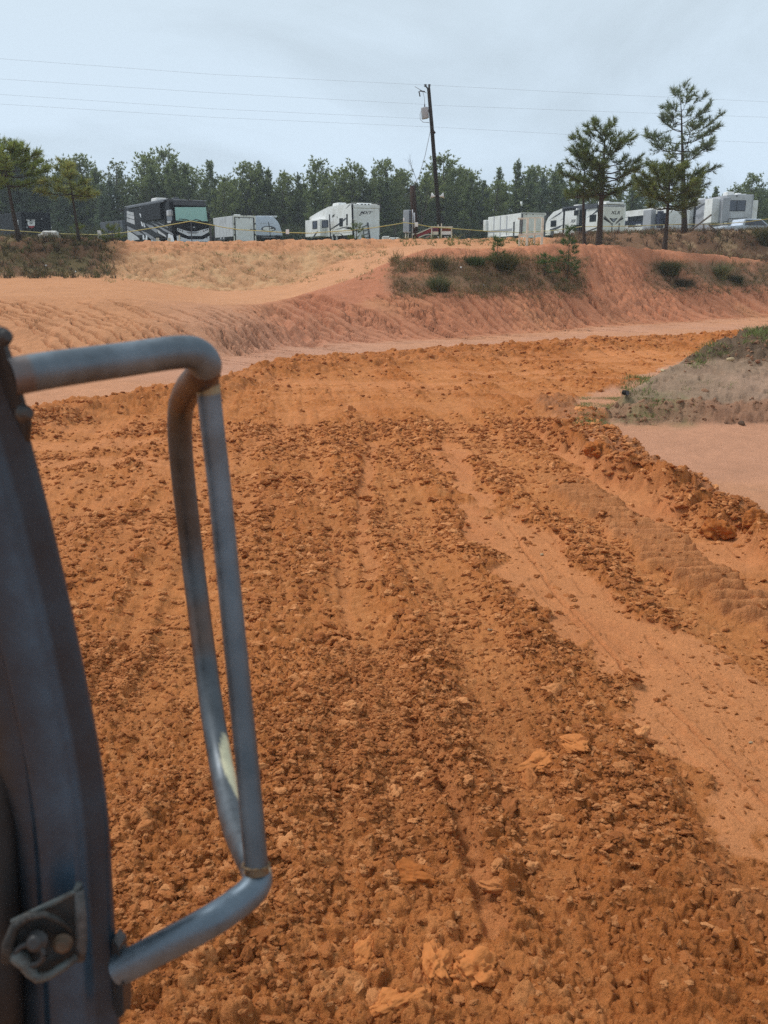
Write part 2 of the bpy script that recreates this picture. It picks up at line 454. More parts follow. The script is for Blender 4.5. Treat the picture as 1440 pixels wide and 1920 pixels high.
# ---- displacement
D = np.zeros_like(XX)
T = np.full_like(XX, .5)
k = np.flatnonzero((mud > .01).ravel() & IN.ravel() & (YY < 40).ravel())
x, y = XX.ravel()[k], YY.ravel()[k]
wx = (fbm(x * 9, y * 9, 3, 201) - .5); wy = (fbm(x * 9, y * 9, 3, 211) - .5)
f2x = (vnoise(x * 46, y * 46, 221) - .5) * .016; f2y = (vnoise(x * 46, y * 46, 231) - .5) * .016
x1, y1 = x + wx * .07 + f2x, y + wy * .07 + f2y
rgh = rough.ravel()[k]
flat = smooth(.1, .5, (x - .05 * y) / np.maximum(y, 1) * 1.0) * smooth(6.5, 4.0, y)      # trodden slabs, right foreground
dens = fbm(x * 1.3, y * 1.3, 3, 241)
h = np.zeros_like(x); tone = np.full_like(x, .5); hs = np.zeros_like(x)
for cell, sd, amp, thr, ax in ((.34, 11, .10, .62, .8), (.18, 21, .26, .50, .8), (.095, 31, .62, .30, .85), (.055, 41, .85, .12, .9), (.030, 51, .9, .0, 1.), (.016, 61, .85, .0, 1.)):
    mk = np.flatnonzero(np.maximum(y, 1.5) * .0014 < cell * .5)
    if not len(mk): continue
    c, tn = clods(x1[mk] + sd, y1[mk] - sd, cell, sd, ax=ax)
    keep = smooth(thr - .12, thr + .12, dens[mk] + .5 * (vnoise(x[mk] / cell / 3, y[mk] / cell / 3, sd) - .5)) if thr else 1.0
    c = c * cell * amp * keep * (1 - .5 * flat[mk] * (cell > .1))
    if cell > .1: h[mk] += c; top = c > .03 * cell
    else:
        cc = c + .25 * hs[mk]; top = cc > hs[mk]; hs[mk] = np.where(top, cc, hs[mk]) + (.3 * c if cell < .04 else 0)
    tone[mk] = np.where(top & (c > 0), tone[mk] * .3 + .7 * tn, tone[mk])
h = .85 * h + 1.05 * hs - .02
h += .014 * (fbm(x * 38, y * 38, 3, 251) - .5)
# sharp-lipped slabs: terrace the big shapes
ter = fbm(x1 * 3.4, y1 * 5.2, 4, 261)
q = ter * 6; ql = np.floor(q) + smooth(.0, .22, q - np.floor(q))
h += (.020 + .022 * flat) * (ql / 6 - .5) * smooth(.3, .6, fbm(x * .9, y * .9, 2, 271) + .3 * flat)
dd = np.zeros(XX.size); dd[k] = h * rgh; D += dd.reshape(XX.shape)
tt = np.full(XX.size, .5); tt[k] = tone; T = tt.reshape(XX.shape)
# cut depth: loosened mud stands proud of the rolled lane
rough *= 1 - .85 * cleat
D += .012 * rough - .010 * lane - .02 * ruts + mud * (1 - lane) * (1 - cleat) * .15 * (furrow - .5) * smooth(1.5, 3, YY)
D += mud * .05 * (fbm(XX * .55 + .12 * YY, YY * .16, 3, 281) - .5)
# fine surface of the lane: faint scratches along the travel line and pressed crumbs
D += lane * (.010 * (fbm(XX * 6 - 1.2 * YY, YY * 1.3, 3, 291) - .5) + .008 * (fbm(XX * 30, YY * 30, 2, 293) - .5) - .012 * smooth(.60, .66, fbm(XX * 9 + 2 * YY, YY * 2.2, 4, 295)) + .02 * (fbm(XX * 2.2, YY * 1.4, 3, 297) - .5))
crumb, _ = clods(XX + .03 * jig2, YY, .11, 301, .04, .20)
D += np.where(near, lane * crumb * .11 * .75 * (vnoise(XX * 2, YY * 2, 303) > .35), 0)
# two straight cut lines in the lane
def cutline(pts, width, depth):
    global D
    p = [ground0(*q) for q in pts]
    for a, b in zip(p[:-1], p[1:]):
        ab = np.array((b.x - a.x, b.y - a.y)); l2 = ab @ ab
        t = np.clip(((XX - a.x) * ab[0] + (YY - a.y) * ab[1]) / l2, 0, 1)
        d = np.hypot(XX - a.x - t * ab[0] + .03 * jig2, YY - a.y - t * ab[1])
        D -= depth * np.exp(-(d / width) ** 2) * (.6 + .8 * vnoise(XX * 5, YY * 5, 7)) - depth * .6 * np.exp(-((d - width * 2.2) / width) ** 2)
cutline([(955,985),(1005,1060),(1050,1120),(1100,1170),(1160,1240),(1180,1265)], .012, .014)
cutline([(1240,1312),(1300,1370),(1360,1430),(1410,1478),(1440,1510)], .012, .014)
cutline([(775,1370),(800,1420),(835,1500),(870,1590),(905,1690),(925,1760)], .035, .025)
# cleat bars
dirx, diry = 0.62, -0.78
along = (XX * dirx + YY * diry)
across = (XX * diry * -1 + YY * dirx)
ph = (YY * .98 - XX * .06 + .012 * jig2) / .155
tri = np.abs(ph - np.floor(ph) - .5) * 2
D += cleat * np.where(YY < 16, .085 * smooth(.18, .78, tri) * (.55 + .6 * vnoise(XX * 1.3, YY * 1.3, 17)) + .012 * (fbm(XX * 14, YY * 14, 3, 19) - .5) - .012, 0)
# windrows: heaps of loose clods
def ridge(dist_px, width_px, height, sd, wmask):
    global D, mud, rough
    g = np.exp(-(dist_px / width_px) ** 2) * wmask
    lump, _ = clods(XX + .06 * jig, YY + .06 * jig2, .24, sd, .35, .8)
    lump2, _ = clods(XX + .02 * jig, YY + .02 * jig2, .085, sd + 50, .35, .8)
    D += np.where(YY < 45, g * height * (.35 + .9 * fbm(XX * 1.1, YY * 1.1, 3, sd + 3)) + smooth(.1, .5, g) * (lump * .24 * .55 + lump2 * .085 * .6), 0)
    mud = np.maximum(mud, smooth(.15, .5, g)); rough = np.maximum(rough, smooth(.15, .5, g))
    return g
wnear = smooth(9, 12, YY)
g1 = ridge(Vw - vfar - 5, pl([(0,16),(500,14),(700,11),(1000,9),(1440,8)], U), .17, 401, wnear * (U > -600))
rc = pl([(770,1000),(802,1010),(840,1072),(862,1112),(896,1165),(920,1220),(949,1258),(971,1325),(990,1370),(1005,1428),(1030,1470),(1100,1600),(1300,1950)], V)
g2 = ridge(Uw - rc, pl([(780,18),(860,30),(960,45),(1010,60),(1100,70)], V), .12, 451, smooth(780, 830, V) * (1 - smooth(1150, 1300, V)) * (.55 + .9 * smooth(.35, .6, fbm(XX * 1.2, YY * 1.2, 2, 8))))
rc2 = pl([(740,1020),(770,1045),(800,1095),(830,1140),(860,1190),(900,1250),(945,1330),(980,1400),(1030,1500)], V)
g3 = ridge(Uw - rc2, 34, .06, 471, smooth(735, 775, V) * (1 - smooth(930, 1010, V)))

# ---- banks: lumpy wash plus carved rills
fi = (np.clip(SS, -.619, .619) + .62) / 1.24 * 399; fi0 = np.clip(fi.astype(int), 0, 398)
yt, y2, yc, y4, yl = (FY[j][fi0] for j in (3, 4, 5, 6, 7))
face = smooth(-1.5, .3, YY - yt) * (1 - smooth(-.2, .8, YY - yc))
upper = smooth(-.3, .5, YY - y2) * (1 - smooth(0, 1., YY - yc))
slope2 = smooth(-.5, .4, YY - y4) * (1 - smooth(-.2, .8, YY - yl))
ramp = smooth(-.1, .6, YY - yc) * (1 - smooth(-.6, .2, YY - y4)) * between(380, 830, UU, 40)
bankarea = (YY > 17) & (YY < 62)
D += np.where(bankarea, face * .16 * (fbm(XX * .6 + .2 * YY, YY * .9, 4, 501) - .5) + face * .06 * (fbm(XX * 3.5, YY * 4.5, 4, 503) - .5), 0)
rightc = smooth(740, 830, UU)
D += np.where(bankarea, upper * rightc * (.20 * (fbm(XX * 1.1, YY * 1.1, 4, 511) - .5) + .07 * (fbm(XX * 5, YY * 5, 3, 513) - .5)), 0)
lum, _ = clods(XX + .08 * jig, YY + .08 * jig2, .34, 521, .3, .75)
lum2, _ = clods(XX + .4 * YY + .05 * jig, YY * .6 + .05 * jig2, .30, 531, .3, .75)
D += np.where(bankarea, slope2 * (lum2 * .30 * .42 + .09 * (fbm(XX * 1.4, YY * 1.4, 4, 533) - .5)) + upper * rightc * lum * .34 * .2, 0)
crown_b = smooth(-1.2, 0, YY - yc) * (1 - smooth(0, 2.5, YY - yc)) * smooth(850, 960, UU)
D += np.where(bankarea, crown_b * (.06 * (fbm(XX * 4, YY * 4, 4, 541) - .5) + .12 * lum * .34), 0)
D += np.where((YY > 40) & (YY < 62), .10 * smooth(.2, .5, slope2) * (fbm(XX * 2.5, YY * 2.5, 4, 551) - .5), 0)
D += np.where(bankarea, ramp * (.05 * (fbm(XX * .8 + YY * .2, YY * .5, 3, 561) - .5)), 0)

_wy = np.where(bankarea, .9 * (fbm(XX * .45, 0 * YY + 3.3, 3, 571) - .5) + .35 * (fbm(XX * 1.7, 0 * YY + 1.3, 3, 573) - .5), 0) * (YY > 17) * smooth(-3, 0, YY - yt) * (1 - smooth(0, 3, YY - yc))
Z0 = base_z(XX.ravel(), (YY + _wy).ravel()).reshape(NI, NJ)
ZB = Z0 + ZM
carve = np.zeros(XX.size)
wet = np.zeros(XX.size)
r_ = random.Random(5)
def carve_path(x, y, n, step, bx, by, wd, dp, wob=.6):
    """walk downhill (bias bx, by) cutting a gully"""
    hx = bx; hy = by; phs = r_.random() * 100
    for q in range(n):
        hx2 = hx + wob * math.sin(phs + q * .31) * .35 + r_.uniform(-wob, wob) * .5
        hy2 = hy + r_.uniform(-wob, wob) * .2
        l = math.hypot(hx2, hy2); x += hx2 / l * step; y += hy2 / l * step
        if y < 14: return
        s = x / y
        if abs(s) > .55: return
        j0 = int((s + .555) / 1.11 * 819) + len(s_out); i0 = int(np.searchsorted(YR, y))
        f = min(1, q / 6, (n - q) / 8 + .25) * (.55 + .45 * math.sin(phs * 3 + q * .17) ** 2)
        if wd < .07:                                   # a crack: one column wide, ragged
            jn = j0 + (1 if (s - S[j0]) * 2 > S[j0 + 1] - S[j0] else 0)
            for dj, q_ in ((0, 1.), (1 if hx > 0 else -1, .25 + .3 * r_.random())):
                for di in (0, -1):
                    ix = (i0 + di) * NJ + jn + dj; c = -dp * f * q_ * (.7 + .5 * r_.random())
                    if c < carve[ix]: carve[ix] = c
            continue
        for i in range(i0 - 2, i0 + 3):
            dj = max(2, int(wd * 2 / (YR[i] * .00135)) )
            for j in range(j0 - dj, j0 + dj + 1):
                dx_ = S[j] * YR[i] - x; dy_ = YR[i] - y
                e = math.exp(-(dx_ * dx_ + dy_ * dy_ * .5) / (wd * wd))
                if e < .06: continue
                ix = i * NJ + j
                c = -dp * f * e
                if c < carve[ix]: carve[ix] = c
def face_y(u, key):
    return {'toe': 3, 'mid': 4, 'crest': 5}[key]
def ysx(s, j):
    return float(np.interp(s, _FS, FY[j]))
# left bank: long skewed rills
for _ in range(120):
    s = r_.uniform(-.50, -.11); yc_ = ysx(s, 5); yt_ = ysx(s, 3)
    y = yc_ - r_.uniform(.1, 1.0) * (yc_ - yt_) * .85
    carve_path(s * y, y, r_.randint(30, 110), .035, .70, -.55, r_.uniform(.028, .055), .10 + .24 * r_.random() ** 1.6, 1.0)
# gully cluster where the left bank ends
for _ in range(26):
    u = r_.uniform(440, 590); v = r_.uniform(572, 600); p = at(u, v, 27.0)
    s = p.x / p.y; y = ysx(s, 5) - r_.uniform(.1, .8)
    carve_path(s * y, y, r_.randint(40, 100), .05, .66, -.66, r_.uniform(.05, .12), r_.uniform(.16, .42), .9)
# right face: close, steeper rills running on to the flat
for _ in range(170):
    s = r_.uniform(-.09, .46); ym = ysx(s, 4); yt_ = ysx(s, 3)
    y = ym + r_.uniform(-1.6, .7)
    carve_path(s * y, y, int((y - yt_) / .05 * r_.uniform(.7, 2.0)) + 8, .035, .62 + .25 * (s < .05), -.78, r_.uniform(.03, .065), .12 + .34 * r_.random() ** 1.5, 1.1)
for _ in range(70):
    s = r_.uniform(-.06, .46); y = ysx(s, 3) - r_.uniform(-.3, 1.6)
    carve_path(s * y, y, r_.randint(20, 80), .04, .95, -.18, .05, r_.uniform(.03, .06), .5)
# crest between the two weed patches
for _ in range(70):
    s = r_.uniform(.20, .31); yc_ = ysx(s, 5); y = yc_ - r_.uniform(0, 3.5)
    carve_path(s * y, y, r_.randint(20, 80), .045, .45, -.8, r_.uniform(.05, .065), r_.uniform(.10, .30), .9)
# tan slope at the back left: short slanting cuts
for _ in range(240):
    u = r_.uniform(-30, 720); s = (u - 720) / FPX / 1.03; y4_ = ysx(s, 6); yl_ = ysx(s, 7)
    y = y4_ + r_.random() ** .8 * (yl_ - y4_)
    carve_path(s * y, y, r_.randint(8, 26), .06, .8, -.6, r_.uniform(.05, .065), r_.uniform(.14, .32), .6)
# pink flat: thin flow lines
for _ in range(60):
    u = r_.uniform(380, 760); v = r_.uniform(640, 700); p = ground0(u, v)
    carve_path(p.x, p.y, r_.randint(20, 80), .04, .9, -.22, .035, r_.uniform(.015, .035), .35)
for _ in range(40):
    u = r_.uniform(1110, 1460); v = r_.uniform(800, 960); p = ground0(u, v)
    carve_path(p.x, p.y, r_.randint(10, 40), .04, .95, .10, .02, r_.uniform(.004, .012), .35)
D += carve.reshape(XX.shape)
# mound: fine layered wash and a crumbly scarp
mm = smooth(.01, .05, ZM + .05 * jig)
scarp = mm * (1 - smooth(.22, .34, ZM)) * (YY < 14.3)
lm, _ = clods(XX + .05 * jig, YY + .05 * jig2, .16, 601, .3, .8)
D += np.where(YY < 22, scarp * (lm * .16 * .5 + .12 * (fbm(XX * 3, YY * 3, 3, 603) - .5)) + mm * (.10 * (fbm(XX * 2.0 + YY, YY * 2.5, 5, 605, .6) - .5) + .045 * (fbm(XX * 9, YY * 9, 4, 606, .6) - .5) - .05 * smooth(.52, .58, fbm(XX * 1.8 - YY * .4, YY * 6 + XX * 2., 4, 607)) + .5 * np.where(fbm(XX * 2, YY * 2, 2, 608) > .52, crumb * .11, 0)), 0)
crest_m = mm * smooth(.58, .85, ZM)
D += np.where(YY < 22, crest_m * lm * .16 * .7, 0)
pale = np.where(YY < 22, (1 - mud) * (1 - mm), 0)
D += pale * .008 * (fbm(XX * 2 , YY * 14, 3, 611) - .5)
D *= 1 - smooth(.57, .68, np.abs(SS)) * .85
Zt = ZB + D

UU, VV = to_px(XX, YY, Zt)
def spot(u, v, ymin=20, ymax=64):
    """nearest ground point seen at a photo pixel"""
    d2 = (UU - u) ** 2 + (VV - v) ** 2 + 1e7 * ((YY < ymin) | (YY > ymax)) + .02 * YY
    i, j = np.unravel_index(np.argmin(d2), d2.shape)
    return Vector((XX[i, j], YY[i, j], Zt[i, j]))
# ---- colours (what the soil itself is: orange mud, pink silt, tan subsoil, grey clay, brown litter)
def c3(*a): return np.array(a, np.float32)
def mixc(base, c, m): return base + (c - base) * m[..., None]
col = np.zeros(XX.shape + (3,), np.float32)
silt = c3(.54, .268, .16); orange = c3(.56, .262, .130); mudc = c3(.47, .164, .049); mudd = c3(.34, .105, .027); mudl = c3(.62, .256, .094)
lanec = c3(.60, .238, .094); tan = c3(.54, .288, .148); red = c3(.47, .185, .100); grey = c3(.305, .205, .138); brown = c3(.15, .085, .050); olive = c3(.12, .105, .045)
big = fbm(XX * .35, YY * .35, 4, 701)
med = fbm(XX * 1.5, YY * 1.5, 4, 703)
col[:] = orange
lf = smooth(400, 560, UU)                       # left bank orange -> right face redder
col = mixc(col, orange * .98, 1 - lf)
col = mixc(col, red, np.clip(face * lf * smooth(.3, .7, big + .25) * .85 + .5 * upper * smooth(540, 600, UU) * (1 - smooth(720, 800, UU)), 0, 1))
flatsilt = (1 - face) * (YY < yt + .5) * (1 - mud)
col = mixc(col, silt, np.clip(flatsilt, 0, 1) * (.55 + .45 * smooth(.35, .6, big)))
pinkf = between(330, 760, U, 160) * between(640, 715, V, 30) * (1 - mud)
col = mixc(col, c3(.49, .26, .175), pinkf * .6)
bench = smooth(0, .8, YY - yc) * (1 - smooth(-.5, .5, YY - y4)) * (1 - smooth(420, 800, UU))
col = mixc(col, c3(.54, .258, .128), bench * (.3 + .5 * med))

col = mixc(col, c3(.57, .278, .145), ramp * .9)
col = mixc(col, tan * (.8 + .4 * med[..., None]), slope2 * (1 - smooth(650, 760, UU)) * smooth(462, 476, VV + 14 * (big - .5)))
col = mixc(col, c3(.46, .30, .16), slope2 * (1 - smooth(650, 740, UU)) * smooth(.50, .62, med) * .5)
col = mixc(col, orange * .95, slope2 * (1 - smooth(455, 475, VV + 20 * (big - .5))) * smooth(190, 230, UU) * .9)
dark_l = slope2 * (1 - smooth(165, 235, UU + 60 * (med - .5))) * (1 - smooth(508, 524, VV + 18 * (med - .5)))
col = mixc(col, brown, dark_l * .9)
col = mixc(col, olive * 1.1, dark_l * smooth(.45, .6, med) * .6)
bank_r = slope2 * smooth(1010, 1080, UU)
col = mixc(col, brown * 1.25, bank_r * .9)
col = mixc(col, c3(.42, .27, .15), bank_r * smooth(.55, .66, med) * smooth(1180, 1300, UU) * .8)
wv = (smooth(.42, .55, fbm(XX * .8, YY * .8, 3, 711)))
veg1 = between(740, 1100, UU + 40 * (med - .5), 40) * between(486, 556, VV + 24 * (med - .5), 14)
veg2 = between(1215, 1500, UU, 40) * between(492, 548, VV + 16 * (med - .5), 14)
veg = np.clip(np.maximum(veg1, veg2), 0, 1) * upper
col = mixc(col, brown * 1.8, veg * (.55 + .45 * wv))
fieldg = smooth(.5, 2.5, YY - yl)
col = mixc(col, c3(.17, .15, .07), fieldg * smooth(.4, .55, big + .1))
far = smooth(60, 70, YY)
col = mixc(col, c3(.12, .12, .05), far)
# mud
mt = mudc * (1 + .0 * XX[..., None])
mt = mixc(mt, mudd, smooth(.35, .05, T) * .75 + 0 * XX)
mt = mixc(mt, mudl, smooth(.62, .95, T) * .85)
mt = mixc(mt, mudd * 1.1, smooth(.52, .70, fbm(XX * .7 + .1 * YY, YY * .35, 4, 721)) * .55)
mt = mixc(mt, mudl * .92, smooth(.55, .38, furrow) * .35)
mt = mixc(mt, lanec * .95, ruts * .6)
mt = mixc(mt, lanec, np.clip(np.maximum.reduce([lane * .95, streak * .8, streak2 * .65, patch * .6]), 0, 1))
mt = mixc(mt, c3(.52, .195, .075), np.clip(lane, 0, 1) * smooth(.5, .7, med) * .8)
mt = mixc(mt, c3(.40, .165, .075), np.clip(g3 * 1.2, 0, 1) * (1 - g2))
mt = mixc(mt, c3(.43, .195, .105), np.clip(cleat, 0, 1) * .25)
mt = mixc(mt, mudd * 1.1, np.clip(g2 * .8 + g1 * .5, 0, 1) * (.4 + .4 * med))
col = mixc(col, mt, np.clip(mud, 0, 1))
# mound
gm = mixc(grey * (.62 + .8 * fbm(XX * 4, YY * 9, 5, 609, .65)[..., None]), c3(.35, .23, .155), smooth(.5, .62, fbm(XX * 2.5, YY * 5, 4, 613)) * .6)
col = mixc(col, gm, mm)
col = mixc(col, c3(.44, .27, .19), mm * smooth(1250, 1440, UU + 120 * jig) * between(695, 745, VV + 40 * jig, 22) * .5)
col = mixc(col, c3(.32, .16, .095), smooth(.3, .6, scarp + .8 * (med - .5)) * .85)
col = mixc(col, c3(.13, .085, .055), smooth(.35, .6, crest_m + .9 * (med - .5)) * .85)
gp = between(1085, 1300, UU + 60 * jig, 50) * between(738, 800, VV + 14 * jig, 14) * (YY < 14.2) * (1 - mud)
col = mixc(col, c3(.25, .19, .115), gp * .3)
col = mixc(col, c3(.20, .20, .085), gp * smooth(.5, .6, fbm(XX * 6, YY * 6, 4, 731)) * .35)
col *= (.90 + .2 * med[..., None])
col *= (.93 + .14 * vnoise(XX * 11, YY * 11, 741)[..., None])

GROUND = attrmat('soil', rough=.92, spec=.08, bump=.9, bscale=75., bdist=.018, var=.18, vscale=38., bump2=.55)
verts = np.stack([XX, YY, Zt], -1).reshape(-1, 3)
colf = np.clip(col, 0, 1).reshape(-1, 3)
idx = np.arange(NI * NJ).reshape(NI, NJ)
quads = np.stack([idx[:-1, :-1], idx[:-1, 1:], idx[1:, 1:], idx[1:, :-1]], -1).reshape(-1, 4)
zone = np.zeros((NI, NJ), int)                 # 0 flat silt ground
zone[(mud > .5)] = 1
zone[(ZM > .03) & (mud < .5)] = 2
zone[(YY > yt) & (YY <= yc)] = 3
zone[(YY > yc) & (YY <= y4)] = 4
zone[(YY > y4) & (YY <= yl + .3)] = 5
zone[YY > yl + .3] = 6
zq = zone[:-1, :-1].ravel()
for zi, nm in enumerate(('ground', 'muddy_track', 'clay_mound', 'dirt_berm', 'dirt_path', 'hillside', 'field')):
    q = quads[zq == zi]
    if not len(q): continue
    us, inv = np.unique(q, return_inverse=True)
    me = np_mesh(nm, verts[us], inv.reshape(-1, 4), colf[us], True)
    tag(link_mesh(nm, me, GROUND), kind='structure')
# what lies under and behind the camera
def zt(X, Y):
    """height of the finished ground (with clods) at a point"""
    s = X / Y; j = int(np.clip(np.searchsorted(S, s), 1, NJ - 1)); i = int(np.clip(np.searchsorted(YR, Y), 1, NI - 1))
    return float(Zt[i, j])
sub = MB(); sub.box((-690, -690, -3), (690, 690, -.45))
so = sub.build('subsoil', mat('subsoil_clay', (.44, .2, .1), .9, bump=.4), None); tag(so, kind='structure')

print('terrain quads', len(quads))
# ================================================================== LOOSE MUD CLODS (real lumps lying on the track)
CLODM, _t, _p = nodemat('loose_mud')
_oi = _t.nodes.new('ShaderNodeObjectInfo'); _cr = _t.nodes.new('ShaderNodeValToRGB')
_cr.color_ramp.elements[0].color = (.30, .093, .024, 1); _cr.color_ramp.elements[1].color = (.63, .262, .096, 1)
_e = _cr.color_ramp.elements.new(.55); _e.color = (.47, .163, .048, 1)
_tc = _t.nodes.new('ShaderNodeTexCoord'); _n = _t.nodes.new('ShaderNodeTexNoise'); _n.inputs['Scale'].default_value = 3.5; _n.inputs['Detail'].default_value = 8; _n.inputs['Roughness'].default_value = .7
_mr = _t.nodes.new('ShaderNodeMapRange'); _mr.inputs['From Min'].default_value = .25; _mr.inputs['From Max'].default_value = .75; _mr.inputs['To Min'].default_value = .8; _mr.inputs['To Max'].default_value = 1.2
_vm = _t.nodes.new('ShaderNodeVectorMath'); _vm.operation = 'SCALE'
_b = _t.nodes.new('ShaderNodeBump'); _b.inputs['Strength'].default_value = .8; _b.inputs['Distance'].default_value = .012
_t.links.new(_oi.outputs['Random'], _cr.inputs['Fac']); _t.links.new(_tc.outputs['Object'], _n.inputs['Vector'])
_t.links.new(_n.outputs['Fac'], _mr.inputs['Value']); _t.links.new(_cr.outputs['Color'], _vm.inputs[0]); _t.links.new(_mr.outputs['Result'], _vm.inputs['Scale'])
_t.links.new(_vm.outputs[0], _p.inputs['Base Color']); _t.links.new(_n.outputs['Fac'], _b.inputs['Height']); _t.links.new(_b.outputs['Normal'], _p.inputs['Normal'])
_p.inputs['Roughness'].default_value = .85; _p.inputs['Specular IOR Level'].default_value = .2
def clod_mesh(seed, sub=4, rough=.46):
    bm = bmesh.new(); bmesh.ops.create_icosphere(bm, subdivisions=sub, radius=1)
    rr = random.Random(seed); off = rr.random() * 100
    from mathutils import noise
    for v in bm.verts:
        d = v.co.copy()
        f = 1 + rough * (noise.noise(d * 1.3 + Vector((off, 0, 0))) * 1.1 + noise.noise(d * 3.1 + Vector((0, off, 0))) * .55 + noise.noise(d * 7 + Vector((0, 0, off))) * .30 - abs(noise.noise(d * 2.2 + Vector((off, off, 0)))) * .35 - abs(noise.noise(d * 5.2 + Vector((0, off, off)))) * .28)
        v.co = d * f
    # break some flat faces into it
    for _ in range(rr.randint(1, 3)):
        nrm = Vector((rr.gauss(0, 1), rr.gauss(0, 1), rr.gauss(0, 1))).normalized(); dd = rr.uniform(.55, .85)
        for v in bm.verts:
            q = v.co.dot(nrm)
            if q > dd: v.co -= nrm * (q - dd) * .92
    for f in bm.faces: f.smooth = True
    me = bpy.data.meshes.new('mud_clod'); bm.to_mesh(me); bm.free(); me.materials.append(CLODM)
    return me
CV = [clod_mesh(100 + i) for i in range(9)]
variants = bpy.data.collections.new('clod_shapes')
for i, me in enumerate(CV):
    o = bpy.data.objects.new('clod_shape_%02d' % i, me); variants.objects.link(o)
rg = np.random.default_rng(3)
P, SCL, ROT = [], [], []
mud_f, rough_f = mud, rough
def scatter(n, ymin, ymax, rlo, rhi, power, smin=-.55, smax=.52):
    yy = ymin + (ymax - ymin) * rg.random(n) ** .5
    ss = rg.uniform(smin, smax, n)
    jj = np.clip(np.searchsorted(S, ss), 1, NJ - 1); ii = np.clip(np.searchsorted(YR, yy), 1, NI - 1)
    g = rough_f[ii, jj] * (.25 + .9 * smooth(.35, .65, fbm(ss * yy * 1.3, yy * 1.3, 3, 241)))
    keep = rg.random(n) < np.clip(g, 0.035 * (mud_f[ii, jj] > .5), 1)
    ss, yy, ii, jj = ss[keep], yy[keep], ii[keep], jj[keep]
    rr = rlo * (rhi / rlo) ** (rg.random(len(ss)) ** power)
    flat_ = np.clip((ss * 1.2) * (yy < 7), 0, .5)
    sz = np.stack([rr * rg.uniform(.9, 1.6, len(rr)), rr * rg.uniform(.75, 1.25, len(rr)), rr * rg.uniform(.45, .8, len(rr)) * (1 - .6 * flat_)], -1)
    P.append(np.stack([S[jj] * YR[ii], YR[ii], Zt[ii, jj] - sz[:, 2] * .10], -1)); SCL.append(sz)
    ROT.append(np.stack([rg.normal(0, .3, len(rr)), rg.normal(0, .3, len(rr)), rg.uniform(0, 6.28, len(rr))], -1))
scatter(60000, 1.9, 5.0, .005, .014, 1.5)
scatter(30000, 1.9, 8.0, .009, .030, 2.2)
scatter(30000, 4.5, 13.0, .012, .040, 1.8)
scatter(2600, 2.2, 14.0, .028, .055, 2.6)
scatter(15000, 12.0, 32.0, .022, .060, 1.8)
for a_, b_ in ((-1.5, -.55), (.52, 1.5)):            # the same loose mud goes on to both sides
    scatter(9000, 2.0, 9.0, .014, .045, 1.6, a_, b_)
P = np.concatenate(P); SCL = np.concatenate(SCL); ROT = np.concatenate(ROT)
def instancer(name, P, ROT, SCL, coll, nvar, kind='stuff', seed=1):
    me = bpy.data.meshes.new(name); me.vertices.add(len(P)); me.vertices.foreach_set('co', P.astype(np.float32).ravel())
    for nm, arr in (('rot', ROT), ('scl', SCL)):
        at_ = me.attributes.new(nm, 'FLOAT_VECTOR', 'POINT'); at_.data.foreach_set('vector', arr.astype(np.float32).ravel())
    ai = me.attributes.new('vi', 'INT', 'POINT'); ai.data.foreach_set('value', np.random.default_rng(seed).integers(0, nvar, len(P)).astype(np.int32))
    o = bpy.data.objects.new(name, me); C.objects.link(o); tag(o, kind=kind)
    g = bpy.data.node_groups.new(name, 'GeometryNodeTree')
    g.interface.new_socket('Geometry', in_out='INPUT', socket_type='NodeSocketGeometry')
    g.interface.new_socket('Geometry', in_out='OUTPUT', socket_type='NodeSocketGeometry')
    gi, go = g.nodes.new('NodeGroupInput'), g.nodes.new('NodeGroupOutput')
    iop = g.nodes.new('GeometryNodeInstanceOnPoints'); ci = g.nodes.new('GeometryNodeCollectionInfo')
    ci.inputs['Collection'].default_value = coll; ci.inputs['Separate Children'].default_value = True; ci.inputs['Reset Children'].default_value = True
    iop.inputs['Pick Instance'].default_value = True
    for nm, ty, sock in (('rot', 'FLOAT_VECTOR', 'Rotation'), ('scl', 'FLOAT_VECTOR', 'Scale'), ('vi', 'INT', 'Instance Index')):
        na = g.nodes.new('GeometryNodeInputNamedAttribute'); na.data_type = ty; na.inputs['Name'].default_value = nm
        g.links.new(na.outputs['Attribute'], iop.inputs[sock])
    g.links.new(gi.outputs[0], iop.inputs['Points']); g.links.new(ci.outputs[0], iop.inputs['Instance']); g.links.new(iop.outputs[0], go.inputs[0])
    md = o.modifiers.new('scatter', 'NODES'); md.node_group = g
    return o
instancer('mud_crumbs', P, ROT, SCL, variants, len(CV))
# brown crumbs on the scarp and crest of the clay mound, pebbles on its slope
SCRM = mat('scarp_crumb', (.30, .16, .095), .92, var=.4, scale=3, bump=.8, bscale=5)
sv = bpy.data.collections.new('scarp_shapes')
for i in range(5):
    me_ = clod_mesh(300 + i, 3); me_.materials.clear(); me_.materials.append(SCRM); o_ = bpy.data.objects.new('scarp_shape_%02d' % i, me_); sv.objects.link(o_)
wg = np.where((YY > 12) & (YY < 19) & (SS < .62), (scarp > .3) * 1.0 + (crest_m > .4) * .8 + .03 * (mm > .5), 0).ravel(); wg *= (YY ** 2).ravel(); ks = rg.choice(wg.size, 1500, p=wg / wg.sum())
rs = .010 * (4.2 ** rg.random(1500) ** 1.6); szs = np.stack([rs * rg.uniform(.8, 1.4, 1500), rs, rs * rg.uniform(.5, .9, 1500)], -1)
instancer('scarp_crumbs', np.stack([XX.ravel()[ks], YY.ravel()[ks], Zt.ravel()[ks]], -1), rg.uniform(0, 6.28, (1500, 3)), szs, sv, 5)
print('clods', len(P))
